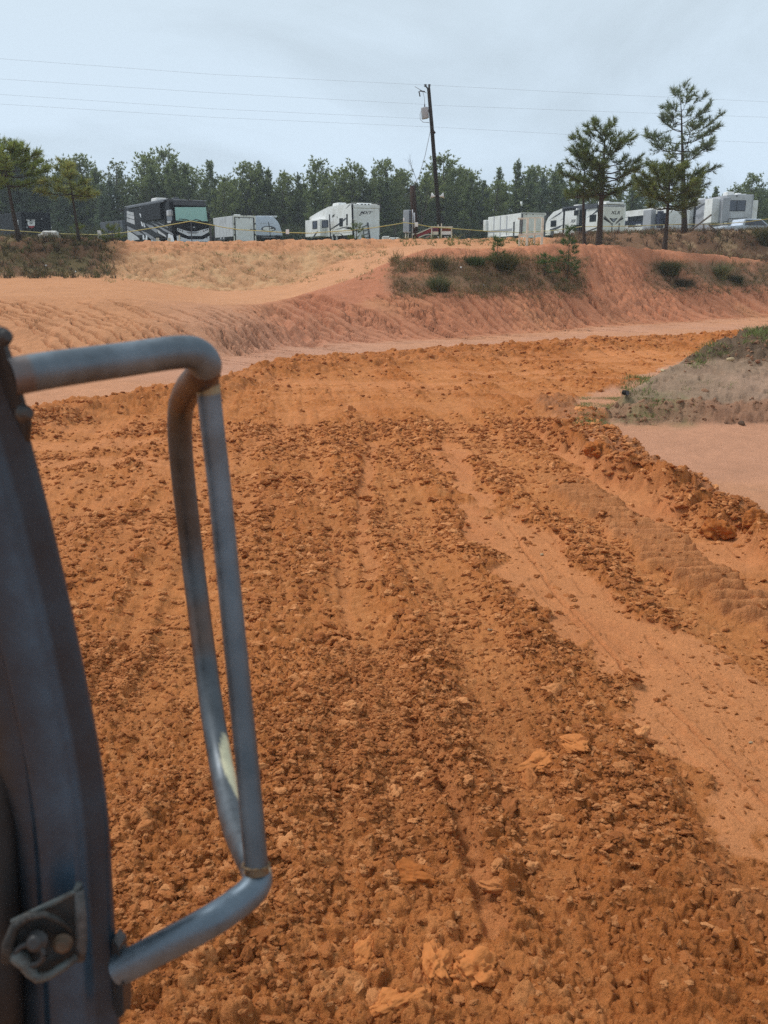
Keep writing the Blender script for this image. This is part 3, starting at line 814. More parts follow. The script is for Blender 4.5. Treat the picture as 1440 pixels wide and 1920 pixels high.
# ================================================================== CAB OF THE MACHINE (foreground, left)
CABM, _t, _p = nodemat('cab_paint')
_a = _t.nodes.new('ShaderNodeAttribute'); _a.attribute_name = 'col'
_tc = _t.nodes.new('ShaderNodeTexCoord'); _n = _t.nodes.new('ShaderNodeTexNoise'); _n.inputs['Scale'].default_value = 26; _n.inputs['Detail'].default_value = 8; _n.inputs['Roughness'].default_value = .65
_mr = _t.nodes.new('ShaderNodeMapRange'); _mr.inputs['From Min'].default_value = .3; _mr.inputs['From Max'].default_value = .7; _mr.inputs['To Min'].default_value = .72; _mr.inputs['To Max'].default_value = 1.3
_vm = _t.nodes.new('ShaderNodeVectorMath'); _vm.operation = 'SCALE'
_t.links.new(_tc.outputs['Object'], _n.inputs['Vector']); _t.links.new(_n.outputs['Fac'], _mr.inputs['Value']); _t.links.new(_a.outputs['Color'], _vm.inputs[0]); _t.links.new(_mr.outputs['Result'], _vm.inputs['Scale']); _t.links.new(_vm.outputs[0], _p.inputs['Base Color'])
_r2 = _t.nodes.new('ShaderNodeMapRange'); _r2.inputs['From Min'].default_value = .3; _r2.inputs['From Max'].default_value = .7; _r2.inputs['To Min'].default_value = .30; _r2.inputs['To Max'].default_value = .5
_t.links.new(_n.outputs['Fac'], _r2.inputs['Value']); _t.links.new(_r2.outputs['Result'], _p.inputs['Roughness'])
_p.inputs['Specular IOR Level'].default_value = .5
TUBEM = CABM.copy(); TUBEM.name = 'worn_steel_tube'; TUBEM.node_tree.nodes['Map Range.001'].inputs['To Min'].default_value = .34; TUBEM.node_tree.nodes['Map Range.001'].inputs['To Max'].default_value = .62; TUBEM.node_tree.nodes['Principled BSDF'].inputs['Metallic'].default_value = .72
BLACKR = mat('black_rubber', (.012, .012, .013), .6, bump=.2)
STEEL_D = mat('dark_steel', (.035, .035, .036), .45, var=.3, scale=20, dirt=(.12, .07, .035), dscale=18, dlo=.55, dhi=.75)
cab = empty('machine_cab', at_d(90, 1500, .95), 0, 'dark grey cab pillar of a work machine with a bent steel grab handle', 'machine cab')
cab_inv = Matrix.Translation(-cab.location)
Rt, Fw, Up = Vector((1, 0, 0)), Vector((0, CP, -SP)), Vector((0, SP, CP))
def colmesh_tube(name, pts, rads, colfn, seg=32, parent=cab, m=TUBEM, squash=None):
    """smooth tube through pts (Catmull-Rom), coloured by colfn(t, angle)"""
    P_ = [Vector(p) for p in pts]; out_p, out_r, out_t = [], [], []
    n = len(P_)
    for i in range(n - 1):
        p0, p1, p2, p3 = P_[max(i-1,0)], P_[i], P_[i+1], P_[min(i+2,n-1)]
        for k in range(10):
            t = k / 10
            out_p.append(.5*((2*p1)+(p2-p0)*t+(2*p0-5*p1+4*p2-p3)*t*t+(3*p1-p0-3*p2+p3)*t**3))
            out_r.append(rads[i] + (rads[i+1]-rads[i])*t); out_t.append(i + t)
    out_p.append(P_[-1]); out_r.append(rads[-1]); out_t.append(n - 1.0)
    vs, cs, fs = [], [], []; up = None
    for i, p in enumerate(out_p):
        d = (out_p[min(i+1,len(out_p)-1)] - out_p[max(i-1,0)]).normalized()
        if up is None: up = -Fw - d * (-Fw).dot(d); up.normalize()
        x = d.cross(up).normalized(); up = x.cross(d).normalized()
        for k in range(seg):
            an = 6.28318 * k / seg
            nv = x * math.cos(an) + up * math.sin(an)
            vs.append(p + nv * out_r[i] - cab.location); cs.append(colfn(out_t[i], nv, p))
    for i in range(len(out_p) - 1):
        for k in range(seg):
            fs.append((i*seg+k, i*seg+(k+1)%seg, (i+1)*seg+(k+1)%seg, (i+1)*seg+k))
    me = np_mesh(name, [tuple(v) for v in vs], fs, np.array(cs), True)
    me.validate()
    return link_mesh(name, me, m, parent)
BASEC = np.array((.145, .178, .21)); RUST = np.array((.14, .07, .035)); CREAM = np.array((.62, .58, .40)); DK = np.array((.09, .092, .095)); BLUE = np.array((.155, .20, .245))
from mathutils import noise as mnoise
def patchy(p, s=30): return mnoise.noise(Vector(p) * s) * .5 + .5
mp_ = [(19,707,.778),(100,693,.80),(230,675,.86),(330,661,.885),(368,664,.895),(385,684,.91),(376,704,.945),(352,732,1.06),(338,775,1.18),(340,860,1.25),(360,1040,1.32),(385,1240,1.30),(402,1360,1.26),(420,1460,1.20),(440,1545,1.10),(464,1600,1.02),(482,1640,.985),(474,1668,.965),(440,1697,.95),(390,1730,.93),(300,1778,.935),(224,1818,.945)]
def main_col(t, nv, p):
    k = patchy(p, 22)
    c = BASEC * (.7 + .5 * patchy(p, 55))
    if t > 5.4: c = BASEC * .40 + DK * .35
    if 5 < t < 7.6: c = BASEC * .4 * (1 - .7 * k) + RUST * .75 * k
    if 7.6 <= t < 15:
        m = smooth(.55, .75, np.float64(patchy(p, 14))); c = c * (1 - .5 * m) + RUST * .55 * m
    if t > 15.5: c = BLUE * .9
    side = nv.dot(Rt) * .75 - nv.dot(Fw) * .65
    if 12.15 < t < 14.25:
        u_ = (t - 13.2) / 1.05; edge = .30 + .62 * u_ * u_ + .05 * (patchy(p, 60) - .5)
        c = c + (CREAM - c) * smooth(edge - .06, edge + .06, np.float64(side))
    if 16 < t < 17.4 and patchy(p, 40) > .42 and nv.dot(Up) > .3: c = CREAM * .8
    if t < .6: c = c * .6 + RUST * .5
    return c
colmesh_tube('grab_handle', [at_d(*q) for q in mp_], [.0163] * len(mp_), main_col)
bp_ = [(384,690,.955),(391,735,.965),(398,800,.975),(410,900,.99),(424,1040,1.0),(438,1180,1.0),(454,1340,.995),(466,1460,.985),(475,1560,.975),(482,1640,.97)]
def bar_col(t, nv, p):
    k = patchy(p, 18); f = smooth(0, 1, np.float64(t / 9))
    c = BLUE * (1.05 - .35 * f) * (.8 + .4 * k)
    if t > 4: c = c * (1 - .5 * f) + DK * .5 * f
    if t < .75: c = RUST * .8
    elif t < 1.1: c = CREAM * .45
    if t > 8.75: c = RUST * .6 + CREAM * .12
    return c
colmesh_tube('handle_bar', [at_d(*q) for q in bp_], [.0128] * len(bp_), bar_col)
# weld beads round the bar ends
for q, r in (((386,704,.955), .0142), ((480,1622,.972), .0140)):
    tb = MB(); c0 = at_d(*q)
    ring = [c0 + (Rt * math.cos(a) + Fw * math.sin(a)) * r - cab.location for a in [6.2832 * i / 22 for i in range(23)]]
    tb.tube(ring, [.0016 + .0007 * math.sin(i * 2.7) for i in range(23)], 6, False)
    tb.build('weld_bead', mat('weld_rust', (.16, .10, .05), .7, var=.4, scale=200), cab)
# pillar: a pressed-steel section swept along its edge
edge = [(-30,540,.76),(28,697,.80),(66,830,.83),(112,1010,.86),(152,1190,.89),(180,1330,.91),(198,1430,.925),(213,1560,.94),(221,1700,.955),(229,1840,.965),(234,1960,.97),(240,2080,.975)]
prof = [(-.045,.075),(-.034,.060),(-.008,.012),(-.008,.002),(-.012,-.001),(-.026,-.003),(-.031,-.006),(-.0335,-.013),(-.039,-.0165),(-.070,-.0175),(-.075,-.0150),(-.078,-.0075),(-.083,-.0065),(-.105,-.0065),(-.109,-.004),(-.150,.000),(-.20,.004),(-.20,.075)]
ep = [at_d(*q) for q in edge]
vs, cs, fs = [], [], []
fine = []
for i in range(len(ep) - 1):
    p0, p1, p2, p3 = ep[max(i-1,0)], ep[i], ep[i+1], ep[min(i+2,len(ep)-1)]
    for k in range(8):
        t = k / 8; fine.append(.5*((2*p1)+(p2-p0)*t+(2*p0-5*p1+4*p2-p3)*t*t+(3*p1-p0-3*p2+p3)*t**3))
fine.append(ep[-1])
for i, p in enumerate(fine):
    d = (fine[min(i+1,len(fine)-1)] - fine[max(i-1,0)]).normalized()
    lx = Rt - d * Rt.dot(d); lx.normalize(); ly = Fw - d * Fw.dot(d); ly.normalize()
    for a, b in prof:
        q = p + lx * a + ly * b
        vs.append(q - cab.location)
        k = .8 + .4 * patchy(q, 9)
        streakv = .62 + .7 * (mnoise.noise(Vector((a * 160, q.z * 1.5, 3))) * .5 + .5)
        cs.append(np.array((.017, .034, .053)) * (2.0 if -.0395 < a < -.030 else 1.0) * k * streakv if a > -.104 else np.array((.020, .022, .024)) * k)  # highlight along the ridge painted in as a paler band of the base colour
n_ = len(prof)
for i in range(len(fine) - 1):
    for k in range(n_ - 1): fs.append((i*n_+k, i*n_+k+1, (i+1)*n_+k+1, (i+1)*n_+k))
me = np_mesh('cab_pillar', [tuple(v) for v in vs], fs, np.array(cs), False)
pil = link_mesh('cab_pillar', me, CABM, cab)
# rubber door seal beside the pillar
seal = [(-14,1300,.93),(-6,1420,.935),(2,1560,.935),(6,1700,.94),(10,1830,.945),(14,1990,.95)]
MB().tube([at_d(*q) - cab.location for q in seal], .017, 10).build('door_seal', BLACKR, cab)
# inner door edge, at the far left
MB().tube([at_d(u - 62, v, d + .012) - cab.location for u, v, d in seal], .021, 10).build('door_edge', mat('inner_trim', (.028, .027, .025), .7), cab)
def plate(name, corners, thick, m, bev=.002):
    a = [at_d(*q) - cab.location for q in corners]
    nrm = (a[1] - a[0]).cross(a[2] - a[0]).normalized()
    b = MB(); b.prism(a, nrm * thick, bev); return b.build(name, m, cab)
def bolt(name, q, r, toward, m=STEEL_D, parent=cab):
    c0 = at_d(*q) - cab.location; d = Vector(toward).normalized()
    b = MB(); b.tube([c0, c0 + d * r * .35, c0 + d * r * .42, c0 + d * r * 1.1, c0 + d * r * 1.3], [r * 1.35, r * 1.3, r * .95, r * .9, r * .55], 12)
    return b.build(name, m, parent)
PLATEM = mat('black_plate', (.012, .012, .013), .5)
tp = [at_d(*q) - cab.location for q in ((-14,600,.765),(4,640,.77),(24,700,.778),(52,795,.79),(48,830,.80),(20,770,.80),(-4,700,.79),(-26,620,.77))]
bt = MB(); bt.prism(tp, Fw * .012 , .002); top_plate = bt.build('handle_plate', PLATEM, cab)
bolt('bolt', (4, 632, .758), .0062, Rt * .8 - Fw * .5, parent=top_plate); bolt('bolt', (44, 776, .775), .0062, Rt * .8 - Fw * .5, parent=top_plate)
bp2 = [at_d(*q) - cab.location for q in ((209,1762,.955),(222,1778,.935),(231,1860,.925),(232,1905,.93),(219,1912,.95),(210,1880,.97))]
bt = MB(); bt.prism(bp2, Fw * .03, .0015); low_plate = bt.build('handle_plate', STEEL_D, cab)
bolt('bolt', (222, 1782, .95), .0062, Rt, parent=low_plate); bolt('bolt', (230, 1882, .955), .0062, Rt, parent=low_plate)
# latch bracket on the pillar
LATM = mat('worn_bracket_paint', (.026, .030, .032), .55, var=.35, scale=25, dirt=(.13, .12, .105), dscale=22, dlo=.58, dhi=.74)
EDGEM = mat('worn_bright_edge', (.085, .10, .10), .5, var=.35, scale=50, dirt=(.05, .045, .04), dscale=40, dlo=.5, dhi=.62)
lb = MB(); a = [at_d(*q) - cab.location for q in ((22,1727,.895),(148,1663,.905),(152,1672,.905),(154,1800,.915),(140,1806,.915),(78,1846,.90),(30,1815,.895),(12,1780,.892))]
lb.prism(a, Fw * .004, .0012)
latch = lb.build('latch_bracket', LATM, cab)
MB().tube([at_d(*q) - cab.location for q in ((22,1729,.893),(60,1711,.895),(100,1692,.899),(140,1673,.903),(149,1655,.905))], [.0028,.0032,.0032,.0030,.0036], 8).build('bracket_rim', EDGEM, latch)
MB().tube([at_d(*q) - cab.location for q in ((148,1668,.904),(151,1720,.908),(152,1765,.912),(151,1800,.914))], [.0050,.0062,.0064,.0050], 8).build('weld_bead', mat('painted_weld', (.07, .07, .07), .6, var=.4, scale=120), latch)
MB().tube([at_d(*q) - cab.location for q in ((144,1793,.905),(120,1812,.898),(92,1828,.892),(70,1834,.889),(58,1822,.888),(48,1806,.888),(36,1794,.889),(22,1790,.89))], [.0042,.0045,.0048,.0052,.0062,.0075,.0085,.007], 10).build('bracket_rim', EDGEM, latch)
MB().tube([at_d(*q) - cab.location for q in ((18,1800,.89),(16,1770,.888),(28,1738,.887),(52,1718,.887),(82,1714,.889),(108,1724,.893),(134,1744,.90))], [.008,.0065,.0052,.0045,.0035,.003,.0025], 10).build('latch_loop', mat('latch_dark', (.018, .020, .020), .6, var=.4, scale=30, dirt=(.11, .10, .09), dscale=26, dlo=.52, dhi=.7), latch)
bolt('bolt', (70, 1764, .889), .0085, -Fw + Up * .15, parent=latch); bolt('bolt', (118, 1768, .898), .0075, -Fw + Rt * .2, m=mat('rusty_bolt', (.085, .055, .035), .7, var=.4, scale=80), parent=latch)
MB().tube([at_d(56 + 26 * math.cos(i * .4488), 1790 + 20 * math.sin(i * .4488), .886) - cab.location for i in range(15)], .0035, 6, False).build('catch_ring', STEEL_D, latch)
# ================================================================== TREES, SAPLINGS, WEEDS
LEAFM = attrmat('needles', rough=.7, spec=.25, bump=0, var=.2, vscale=1.2, trans=.55)
BARK = mat('pine_bark', (.075, .055, .042), .9, var=.35, scale=9, bump=.8, bscale=30)
BARK_D = mat('dark_bark', (.06, .048, .040), .9, var=.35, scale=9, bump=.8, bscale=30)
def needle_tris(P_, D_, nb, ln, wd, spread, rg_, cols):
    """tufts of thin blades: P_ points, D_ directions (n,3) -> verts, cols"""
    n = len(P_)
    P2 = np.repeat(P_, nb, 0); D2 = np.repeat(D_, nb, 0); C2 = np.repeat(cols, nb, 0)
    d = D2 + rg_.normal(0, spread, D2.shape); d /= np.linalg.norm(d, axis=1, keepdims=True) + 1e-9
    s = np.cross(d, rg_.normal(0, 1, d.shape)); s /= np.linalg.norm(s, axis=1, keepdims=True) + 1e-9
    l = ln * rg_.uniform(.6, 1.2, (len(d), 1)); w_ = wd * rg_.uniform(.7, 1.3, (len(d), 1))
    base = P2 + d * l * .02
    a = base - s * w_ * .5; b = base + s * w_ * .5; c = base + d * l
    V_ = np.stack([a, b, c], 1).reshape(-1, 3)
    C3 = np.repeat(C2 * rg_.uniform(.75, 1.25, (len(C2), 1)), 3, 0)
    return V_, C3
def tri_mesh(name, V_, Cc):
    return np_mesh(name, V_, np.arange(len(V_)).reshape(-1, 3), np.clip(Cc, 0, 1), False)
def pine(name, H, base_h, crown_r, seed, label, cat='tree', group=None, loc=(0,0,0), trunk_r=.12, lean=(0,0), shape='tall', tufts=1, lim_bark=BARK_D, colA=(0.056,0.101,0.036), colB=(0.125,0.169,0.049), needle=.20, blade=.016, gap=0.0, curve=0.0, whorl=.42, nblade=11):
    rg_ = np.random.default_rng(seed)
    root = empty(name, loc, 0, label, cat, group)
    tb = MB()
    npt = 14; pts = []
    for i in range(npt):
        t = i / (npt - 1); z = H * t
        wob = .05 * H * .03
        pts.append(Vector((lean[0] * z + curve * math.sin(t * 3.1) * .5 + rg_.normal(0, wob) * t, lean[1] * z + rg_.normal(0, wob) * t, z - .25 * (i == 0))))
    rad = [max(.012, trunk_r * (1 - t_ / (npt - 1)) ** .85 * (1.25 if t_ == 0 else 1)) for t_ in range(npt)]
    tb.tube(pts, rad, 8)
    def tp_(z):
        f = min(max(z / H, 0), .999) * (npt - 1); i = int(f); return pts[i].lerp(pts[i + 1], f - i)
    Ps, Ds, Cs = [], [], []
    z = base_h
    while z < H * .985:
        t = (z - base_h) / (H - base_h)
        if shape == 'tall': prof_ = (.62 + .38 * math.sin(min(1, t * 2.2) * 1.57)) * (1 - t) ** .62 + .05
        elif shape == 'round': prof_ = math.sqrt(max(0, 1 - (1.9 * t - .85) ** 2 * .92)) * .95 * (1 - .55 * t * t) + .10
        elif shape == 'cone': prof_ = (1 - t) ** .8 + .06
        else: prof_ = (1 - t * .75) * (.55 + .45 * math.sin(t * 9 + seed)) + .1
        nb = rg_.integers(3, 6)
        a0 = rg_.uniform(0, 6.28)
        for k in range(nb):
            if rg_.random() < gap: continue
            az = a0 + 6.28 * k / nb + rg_.normal(0, .3)
            ln = crown_r * prof_ * rg_.uniform(.6, 1.12)
            rise = (.15 + .75 * t) * ln * rg_.uniform(.5, 1.1)
            p0 = tp_(z + rg_.uniform(-.1, .1)); pp = [p0]
            for q in range(1, 6):
                f = q / 5
                pp.append(p0 + Vector((math.cos(az) * ln * f, math.sin(az) * ln * f, rise * f ** 1.4 - .10 * ln * math.sin(f * 3.1) * (1 - t))) + Vector(rg_.normal(0, .03 * ln, 3)))
            r0 = max(.008, trunk_r * .28 * (1 - t) + .006)
            tb.tube(pp, [r0 * (1 - .8 * f / 5) for f in range(6)], 4, False)
            # twigs and tufts along the outer part
            ntw = max(3, int(ln / .115 * tufts))
            for w_ in range(ntw):
                f = .28 + .72 * rg_.random() ** .75
                fi_ = f * 5; i = min(4, int(fi_)); b0 = pp[i].lerp(pp[i + 1], fi_ - i)
                tl = ln * (.10 + .24 * (1 - f)) + .12
                d = Vector((math.cos(az + rg_.normal(0, .9)), math.sin(az + rg_.normal(0, .9)), .25 + .6 * t + rg_.normal(0, .25))).normalized()
                e = b0 + d * tl
                if tl > .25: tb.tube([b0, e], [.007, .004], 3, False)
                shade = rg_.random()
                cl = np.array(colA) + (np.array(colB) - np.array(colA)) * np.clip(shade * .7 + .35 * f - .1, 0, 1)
                m = 3 if tl > .3 else 2
                for q in range(m):
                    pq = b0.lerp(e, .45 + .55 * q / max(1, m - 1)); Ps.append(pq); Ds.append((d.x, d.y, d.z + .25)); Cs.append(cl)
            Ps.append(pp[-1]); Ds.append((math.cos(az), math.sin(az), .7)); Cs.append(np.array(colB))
        z += whorl * rg_.uniform(.7, 1.3) * (1.15 - .5 * t)
    for q in range(6):
        Ps.append(tp_(H * (.93 + .012 * q))); Ds.append((rg_.normal(0, .3), rg_.normal(0, .3), 1)); Cs.append(np.array(colB))
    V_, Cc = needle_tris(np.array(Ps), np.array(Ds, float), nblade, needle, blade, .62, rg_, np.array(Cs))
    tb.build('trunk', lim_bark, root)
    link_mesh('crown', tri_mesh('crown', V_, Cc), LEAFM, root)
    return root
def base_at(u, v, Y, dz=0):
    p = at(u, v, Y); return (p.x, p.y, hz(p.x, p.y) + dz)
# --- the near trees, each on its own spot
def tree_at(u, Y, vtop, **kw):
    p = at(u, 470, Y); z0 = hz(p.x, p.y)
    ztop = at(u, vtop, Y).z
    return dict(loc=(p.x, p.y, z0), H=ztop - z0, **kw)
pine('pine_tree', seed=11, label='tallest pine with open layered branches at the right, in front of the grey camper', **tree_at(1281, 57.5, 177, base_h=2.6, lean=(-.115, 0), crown_r=3.35, trunk_r=.19, shape='tall', gap=.18, whorl=.58, tufts=.8, needle=.33, blade=.030, colA=(0.094,0.128,0.062), colB=(0.188,0.223,0.098), nblade=10))
pine('pine_tree', seed=12, label='full pine with a thick straight trunk beside the rear of the camper lettered XLR', **tree_at(1122, 46, 238, base_h=2.5, crown_r=1.75, trunk_r=.17, shape='round', gap=.03, whorl=.36, tufts=1.3, needle=.27, blade=.026, colA=(0.085,0.119,0.044), colB=(0.188,0.223,0.075)))
pine('pine_tree', seed=13, label='slim pine with a thin curved trunk before the dark door of the XLR camper', **tree_at(1096, 46.5, 285, base_h=2.5, crown_r=1.5, trunk_r=.10, shape='round', gap=.1, whorl=.38, tufts=1.3, needle=.27, blade=.026, lean=(-.05, 0), curve=-.15, colA=(0.080,0.116,0.047), colB=(0.175,0.216,0.075)))
pine('pine_tree', seed=14, label='low bushy pine with a bare dark trunk in front of the blue striped trailer', **tree_at(1246, 49, 322, base_h=2.1, crown_r=1.95, trunk_r=.15, shape='round', gap=.03, whorl=.25, tufts=1.75, needle=.27, blade=.026, colA=(0.100,0.132,0.042), colB=(0.225,0.250,0.072)))
pine('pine_tree', seed=15, label='dense olive pine at the left edge standing over the black trailer', **tree_at(38, 44, 280, base_h=2.5, crown_r=1.75, trunk_r=.13, shape='round', gap=.0, whorl=.24, tufts=1.7, needle=.27, blade=.026, lean=(-.085, 0), curve=-.1, colA=(0.127,0.176,0.051), colB=(0.300,0.340,0.088)))
pine('pine_tree', seed=16, label='slender young pine with a leaning trunk between the white tarp and the dark trailer', **tree_at(150, 44, 304, base_h=2.0, crown_r=1.45, trunk_r=.085, shape='cone', gap=.08, whorl=.33, tufts=1.3, needle=.28, blade=.030, lean=(-.07, 0), colA=(0.146,0.194,0.055), colB=(0.340,0.340,0.111)))
# --- saplings on the berm
def sapling(u, v, Y, vtop, label, seed, r, col2=(.10,.16,.045)):
    p = spot(u, v); z0 = p.z - .03; H = at(u, vtop, p.y).z - z0
    return pine('pine_sapling', H, .12, r, seed, label, 'sapling', None, (p.x, p.y, z0), .03, shape='cone', tufts=2.0, lim_bark=BARK, colA=(0.062,0.121,0.039), colB=col2, needle=.17, blade=.012, whorl=.21, nblade=10)
sapling(1063, 522, 35.2, 428, 'tall bright green pine sapling on the berm at the right end of the weed patch', 21, .55)
sapling(931, 497, 35.0, 450, 'small upright pine sapling with one spiky shoot in the middle of the weed patch', 22, .30, (.12,.17,.04))
sapling(1021, 517, 34.4, 478, 'short round pine sapling low in the weeds left of the tall sapling', 23, .42)
sapling(668, 447, 55, 421, 'little green sapling in front of the camper lettered MXT', 24, .35, (.13,.16,.04))
for u, v_ in ((407, 0),):
    pass
sapling(150, 449, 45.5, 428, 'yellow green seedling pine left of the small white sign', 25, .5, (.20,.22,.04))
sapling(212, 452, 46, 428, 'yellow green seedling pine in front of the dark grey trailer', 26, .55, (.22,.24,.04))

# --- the wood behind the vehicles: many single trees
def wood_tree(seed, kind):
    rg_ = np.random.default_rng(seed)
    Hh = 10.0; Ps, Ds, Cs = [], [], []
    tb = MB(); tb.tube([(0,0,-.3),(rg_.normal(0,.1),0,3),(rg_.normal(0,.2),rg_.normal(0,.2),6.5),(rg_.normal(0,.2),0,9.6)], [.16,.14,.09,.03], 6, False)
    nbr = 95 if kind != 'airy' else 60
    pal = {'pine': ((.125,.168,.070),(.22,.265,.10)), 'light': ((.16,.205,.072),(.27,.31,.115)), 'airy': ((.16,.19,.09),(.26,.29,.15)), 'bluish': ((.11,.155,.095),(.19,.235,.135))}[kind]
    z0 = 1.2 if kind != 'airy' else 3.0
    for b in range(nbr):
        t = (b + rg_.random()) / nbr; z = z0 + (Hh - z0) * t
        prof_ = {'pine': 2.5 * (1 - t ** 1.5) ** .8 * (.7 + .3 * math.sin(t * 17 + seed)), 'light': 2.5 * max(0, 1 - (1.5 * t - .7) ** 2 * 1.5) ** .5 + .2, 'airy': 1.9 * max(.05, math.sin(.3 + t * 2.5)), 'bluish': 2.2 * (1 - t ** 2.2) ** .8 * (.75 + .25 * math.sin(t * 13 + seed))}[kind]
        prof_ = max(.12, prof_) * rg_.uniform(.55, 1.15)
        az = rg_.uniform(0, 6.28)
        e = Vector((math.cos(az) * prof_, math.sin(az) * prof_, z + .35 * prof_))
        tb.tube([(0,0,z - .1), e], [.035 * (1 - t) + .012, .008], 3, False)
        nt_ = int((8 if kind != 'airy' else 6) * (.5 + prof_ * .5))
        for q in range(nt_):
            f = rg_.uniform(.35, 1.08)
            Ps.append((e.x * f + rg_.normal(0, .2), e.y * f + rg_.normal(0, .2), z + (e.z - z) * f + rg_.normal(0, .22)))
            Ds.append((math.cos(az) * .5, math.sin(az) * .5, .8))
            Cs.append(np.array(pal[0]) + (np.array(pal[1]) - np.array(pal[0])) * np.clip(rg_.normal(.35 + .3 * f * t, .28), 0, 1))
    for q in range(5): Ps.append((rg_.normal(0, .1), rg_.normal(0, .1), Hh * (.95 + .012 * q))); Ds.append((0, 0, 1)); Cs.append(np.array(pal[1]))
    V_, Cc = needle_tris(np.array(Ps), np.array(Ds, float), 8 if kind != 'airy' else 6, .34 if kind != 'airy' else .26, .13 if kind != 'airy' else .13, .9, rg_, np.array(Cs))
    cm = tri_mesh('crown', V_, Cc); cm.materials.append(LEAFM)
    bmesh.ops.recalc_face_normals(tb.bm, faces=tb.bm.faces); tm = bpy.data.meshes.new('trunk'); tb.bm.to_mesh(tm); tb.bm.free(); tm.materials.append(BARK)
    return tm, cm
WK = [wood_tree(900 + i, k) for i, k in enumerate(['pine','pine','pine','bluish','bluish','light','light','airy','pine','bluish'])]
WL = {0: 'dark green pine in the wood behind the parked campers', 5: 'light green broadleaf tree in the wood behind the parked campers', 7: 'thin airy tree with see-through crown in the wood behind the campers'}
wood_tops = [(-60,300),(0,268),(40,268),(70,290),(100,300),(150,298),(185,320),(200,350),(225,305),(262,345),(285,292),(320,285),(350,310),(400,305),(430,335),(470,310),(490,308),(530,325),(560,330),(600,306),(640,325),(660,312),(700,320),(720,306),(750,325),(775,345),(800,330),(835,296),(865,318),(880,325),(930,318),(960,308),(1000,318),(1040,310),(1080,335),(1180,330),(1220,345),(1300,350),(1330,352),(1370,352),(1400,330),(1440,326),(1500,330)]
rw = random.Random(31)
def put_wood(u, Y, vtop, var, wide=1.0, label=None):
    tm, cm = WK[var]
    p = at(u, 450, Y); z0 = hz(p.x, p.y)
    Ht = max(4.0, at(u, vtop, Y).z - z0); sc_ = Ht / 10.0
    key = 5 if var in (5, 6) else 7 if var == 7 else 0
    o = empty('pine_tree' if key == 0 else 'broadleaf_tree', (p.x, p.y, z0), rw.uniform(0, 6.28), WL[key], 'tree', {0: 'dark pines in the wood behind the campers', 5: 'light broadleaf trees in the wood', 7: 'airy trees in the wood'}[key])
    o.scale = (sc_ * wide * rw.uniform(.85, 1.15), sc_ * wide * rw.uniform(.85, 1.15), sc_)
    link_mesh('trunk', tm, None, o); link_mesh('crown', cm, None, o)
    if label: o['label'] = label(key)
marks = [(-60, 'beyond the left edge'), (20, 'above the black trailer'), (150, 'above the slender leaning pine'), (215, 'above the dark grey trailer'), (310, 'above the motorhome'), (440, 'above the small box trailer'), (510, 'above the silver trailer'), (570, 'in the gap left of the MXT camper'), (645, 'above the MXT camper'), (735, 'in the gap right of the MXT camper'), (825, 'behind the utility pole'), (890, 'in the gap right of the utility pole'), (960, 'above the long white trailer'), (1060, 'above the front of the XLR camper'), (1200, 'between the two near pine groups'), (1330, 'right of the tallest pine'), (1400, 'above the grey camper'), (1480, 'beyond the right edge')]
near_of = {}
for i, (u, vt) in enumerate(wood_tops): near_of.setdefault(min(marks, key=lambda m_: abs(m_[0] - u))[1], []).append((vt, i))
rank_of = {}
for k_, lst in near_of.items():
    for q_, (vt, i) in enumerate(sorted(lst)): rank_of[i] = (('tallest', 'second tallest', 'third tallest', 'fourth tallest', 'fifth tallest')[q_] if len(lst) > 1 else 'only') + ' %s top in the wood ' + k_
for i, (u, vt) in enumerate(wood_tops):                    # the tops that stand out against the sky
    var = rw.choice([0, 1, 2, 3, 8, 5, 6]) if u not in (225, 285, 320, 600, 835, 100) else (7 if u in (225, 100) else 5)
    put_wood(u + rw.uniform(-6, 6), rw.uniform(124, 134), vt + rw.uniform(-1, 1), var, .95, lambda key, i=i: rank_of[i].replace('only', 'single') % {0: 'dark pine', 5: 'light green', 7: 'airy'}[key])
for u in range(-160, 1620, 17):
    vt = np.interp(u, [a for a, b in wood_tops], [b for a, b in wood_tops]) + rw.uniform(4, 40)
    put_wood(u + rw.uniform(-8, 8), rw.uniform(120, 142), vt, rw.choice([0, 1, 2, 3, 4, 8, 9, 5, 6]), 1.05)
for u in range(-170, 1630, 24):
    vt = np.interp(u, [a for a, b in wood_tops], [b for a, b in wood_tops]) + rw.uniform(25, 60)
    put_wood(u + rw.uniform(-8, 8), rw.uniform(146, 158), vt, rw.choice([0, 1, 3, 4, 8, 9]), 1.5)
# bare tree by the pole
bt = MB(); rb_ = random.Random(4)
def twig(p, d, l, r, n):
    e = p + d * l; bt.tube([p, e], [r, r * .6], 4, False)
    if n:
        for _ in range(3): twig(p.lerp(e, rb_.uniform(.5, 1)), (d + Vector((rb_.gauss(0,.45), rb_.gauss(0,.45), rb_.gauss(.1,.3)))).normalized(), l * rb_.uniform(.5,.75), r * .55, n - 1)
p = at(790, 450, 118); tw = empty('bare_tree', (p.x, p.y, hz(p.x, p.y)), 0, 'leafless grey tree rising behind the utility pole', 'tree')
twig(Vector((0,0,0)), Vector((0,0,1)), 4.6, .07, 4)
bt.build('trunk', BARK, tw)

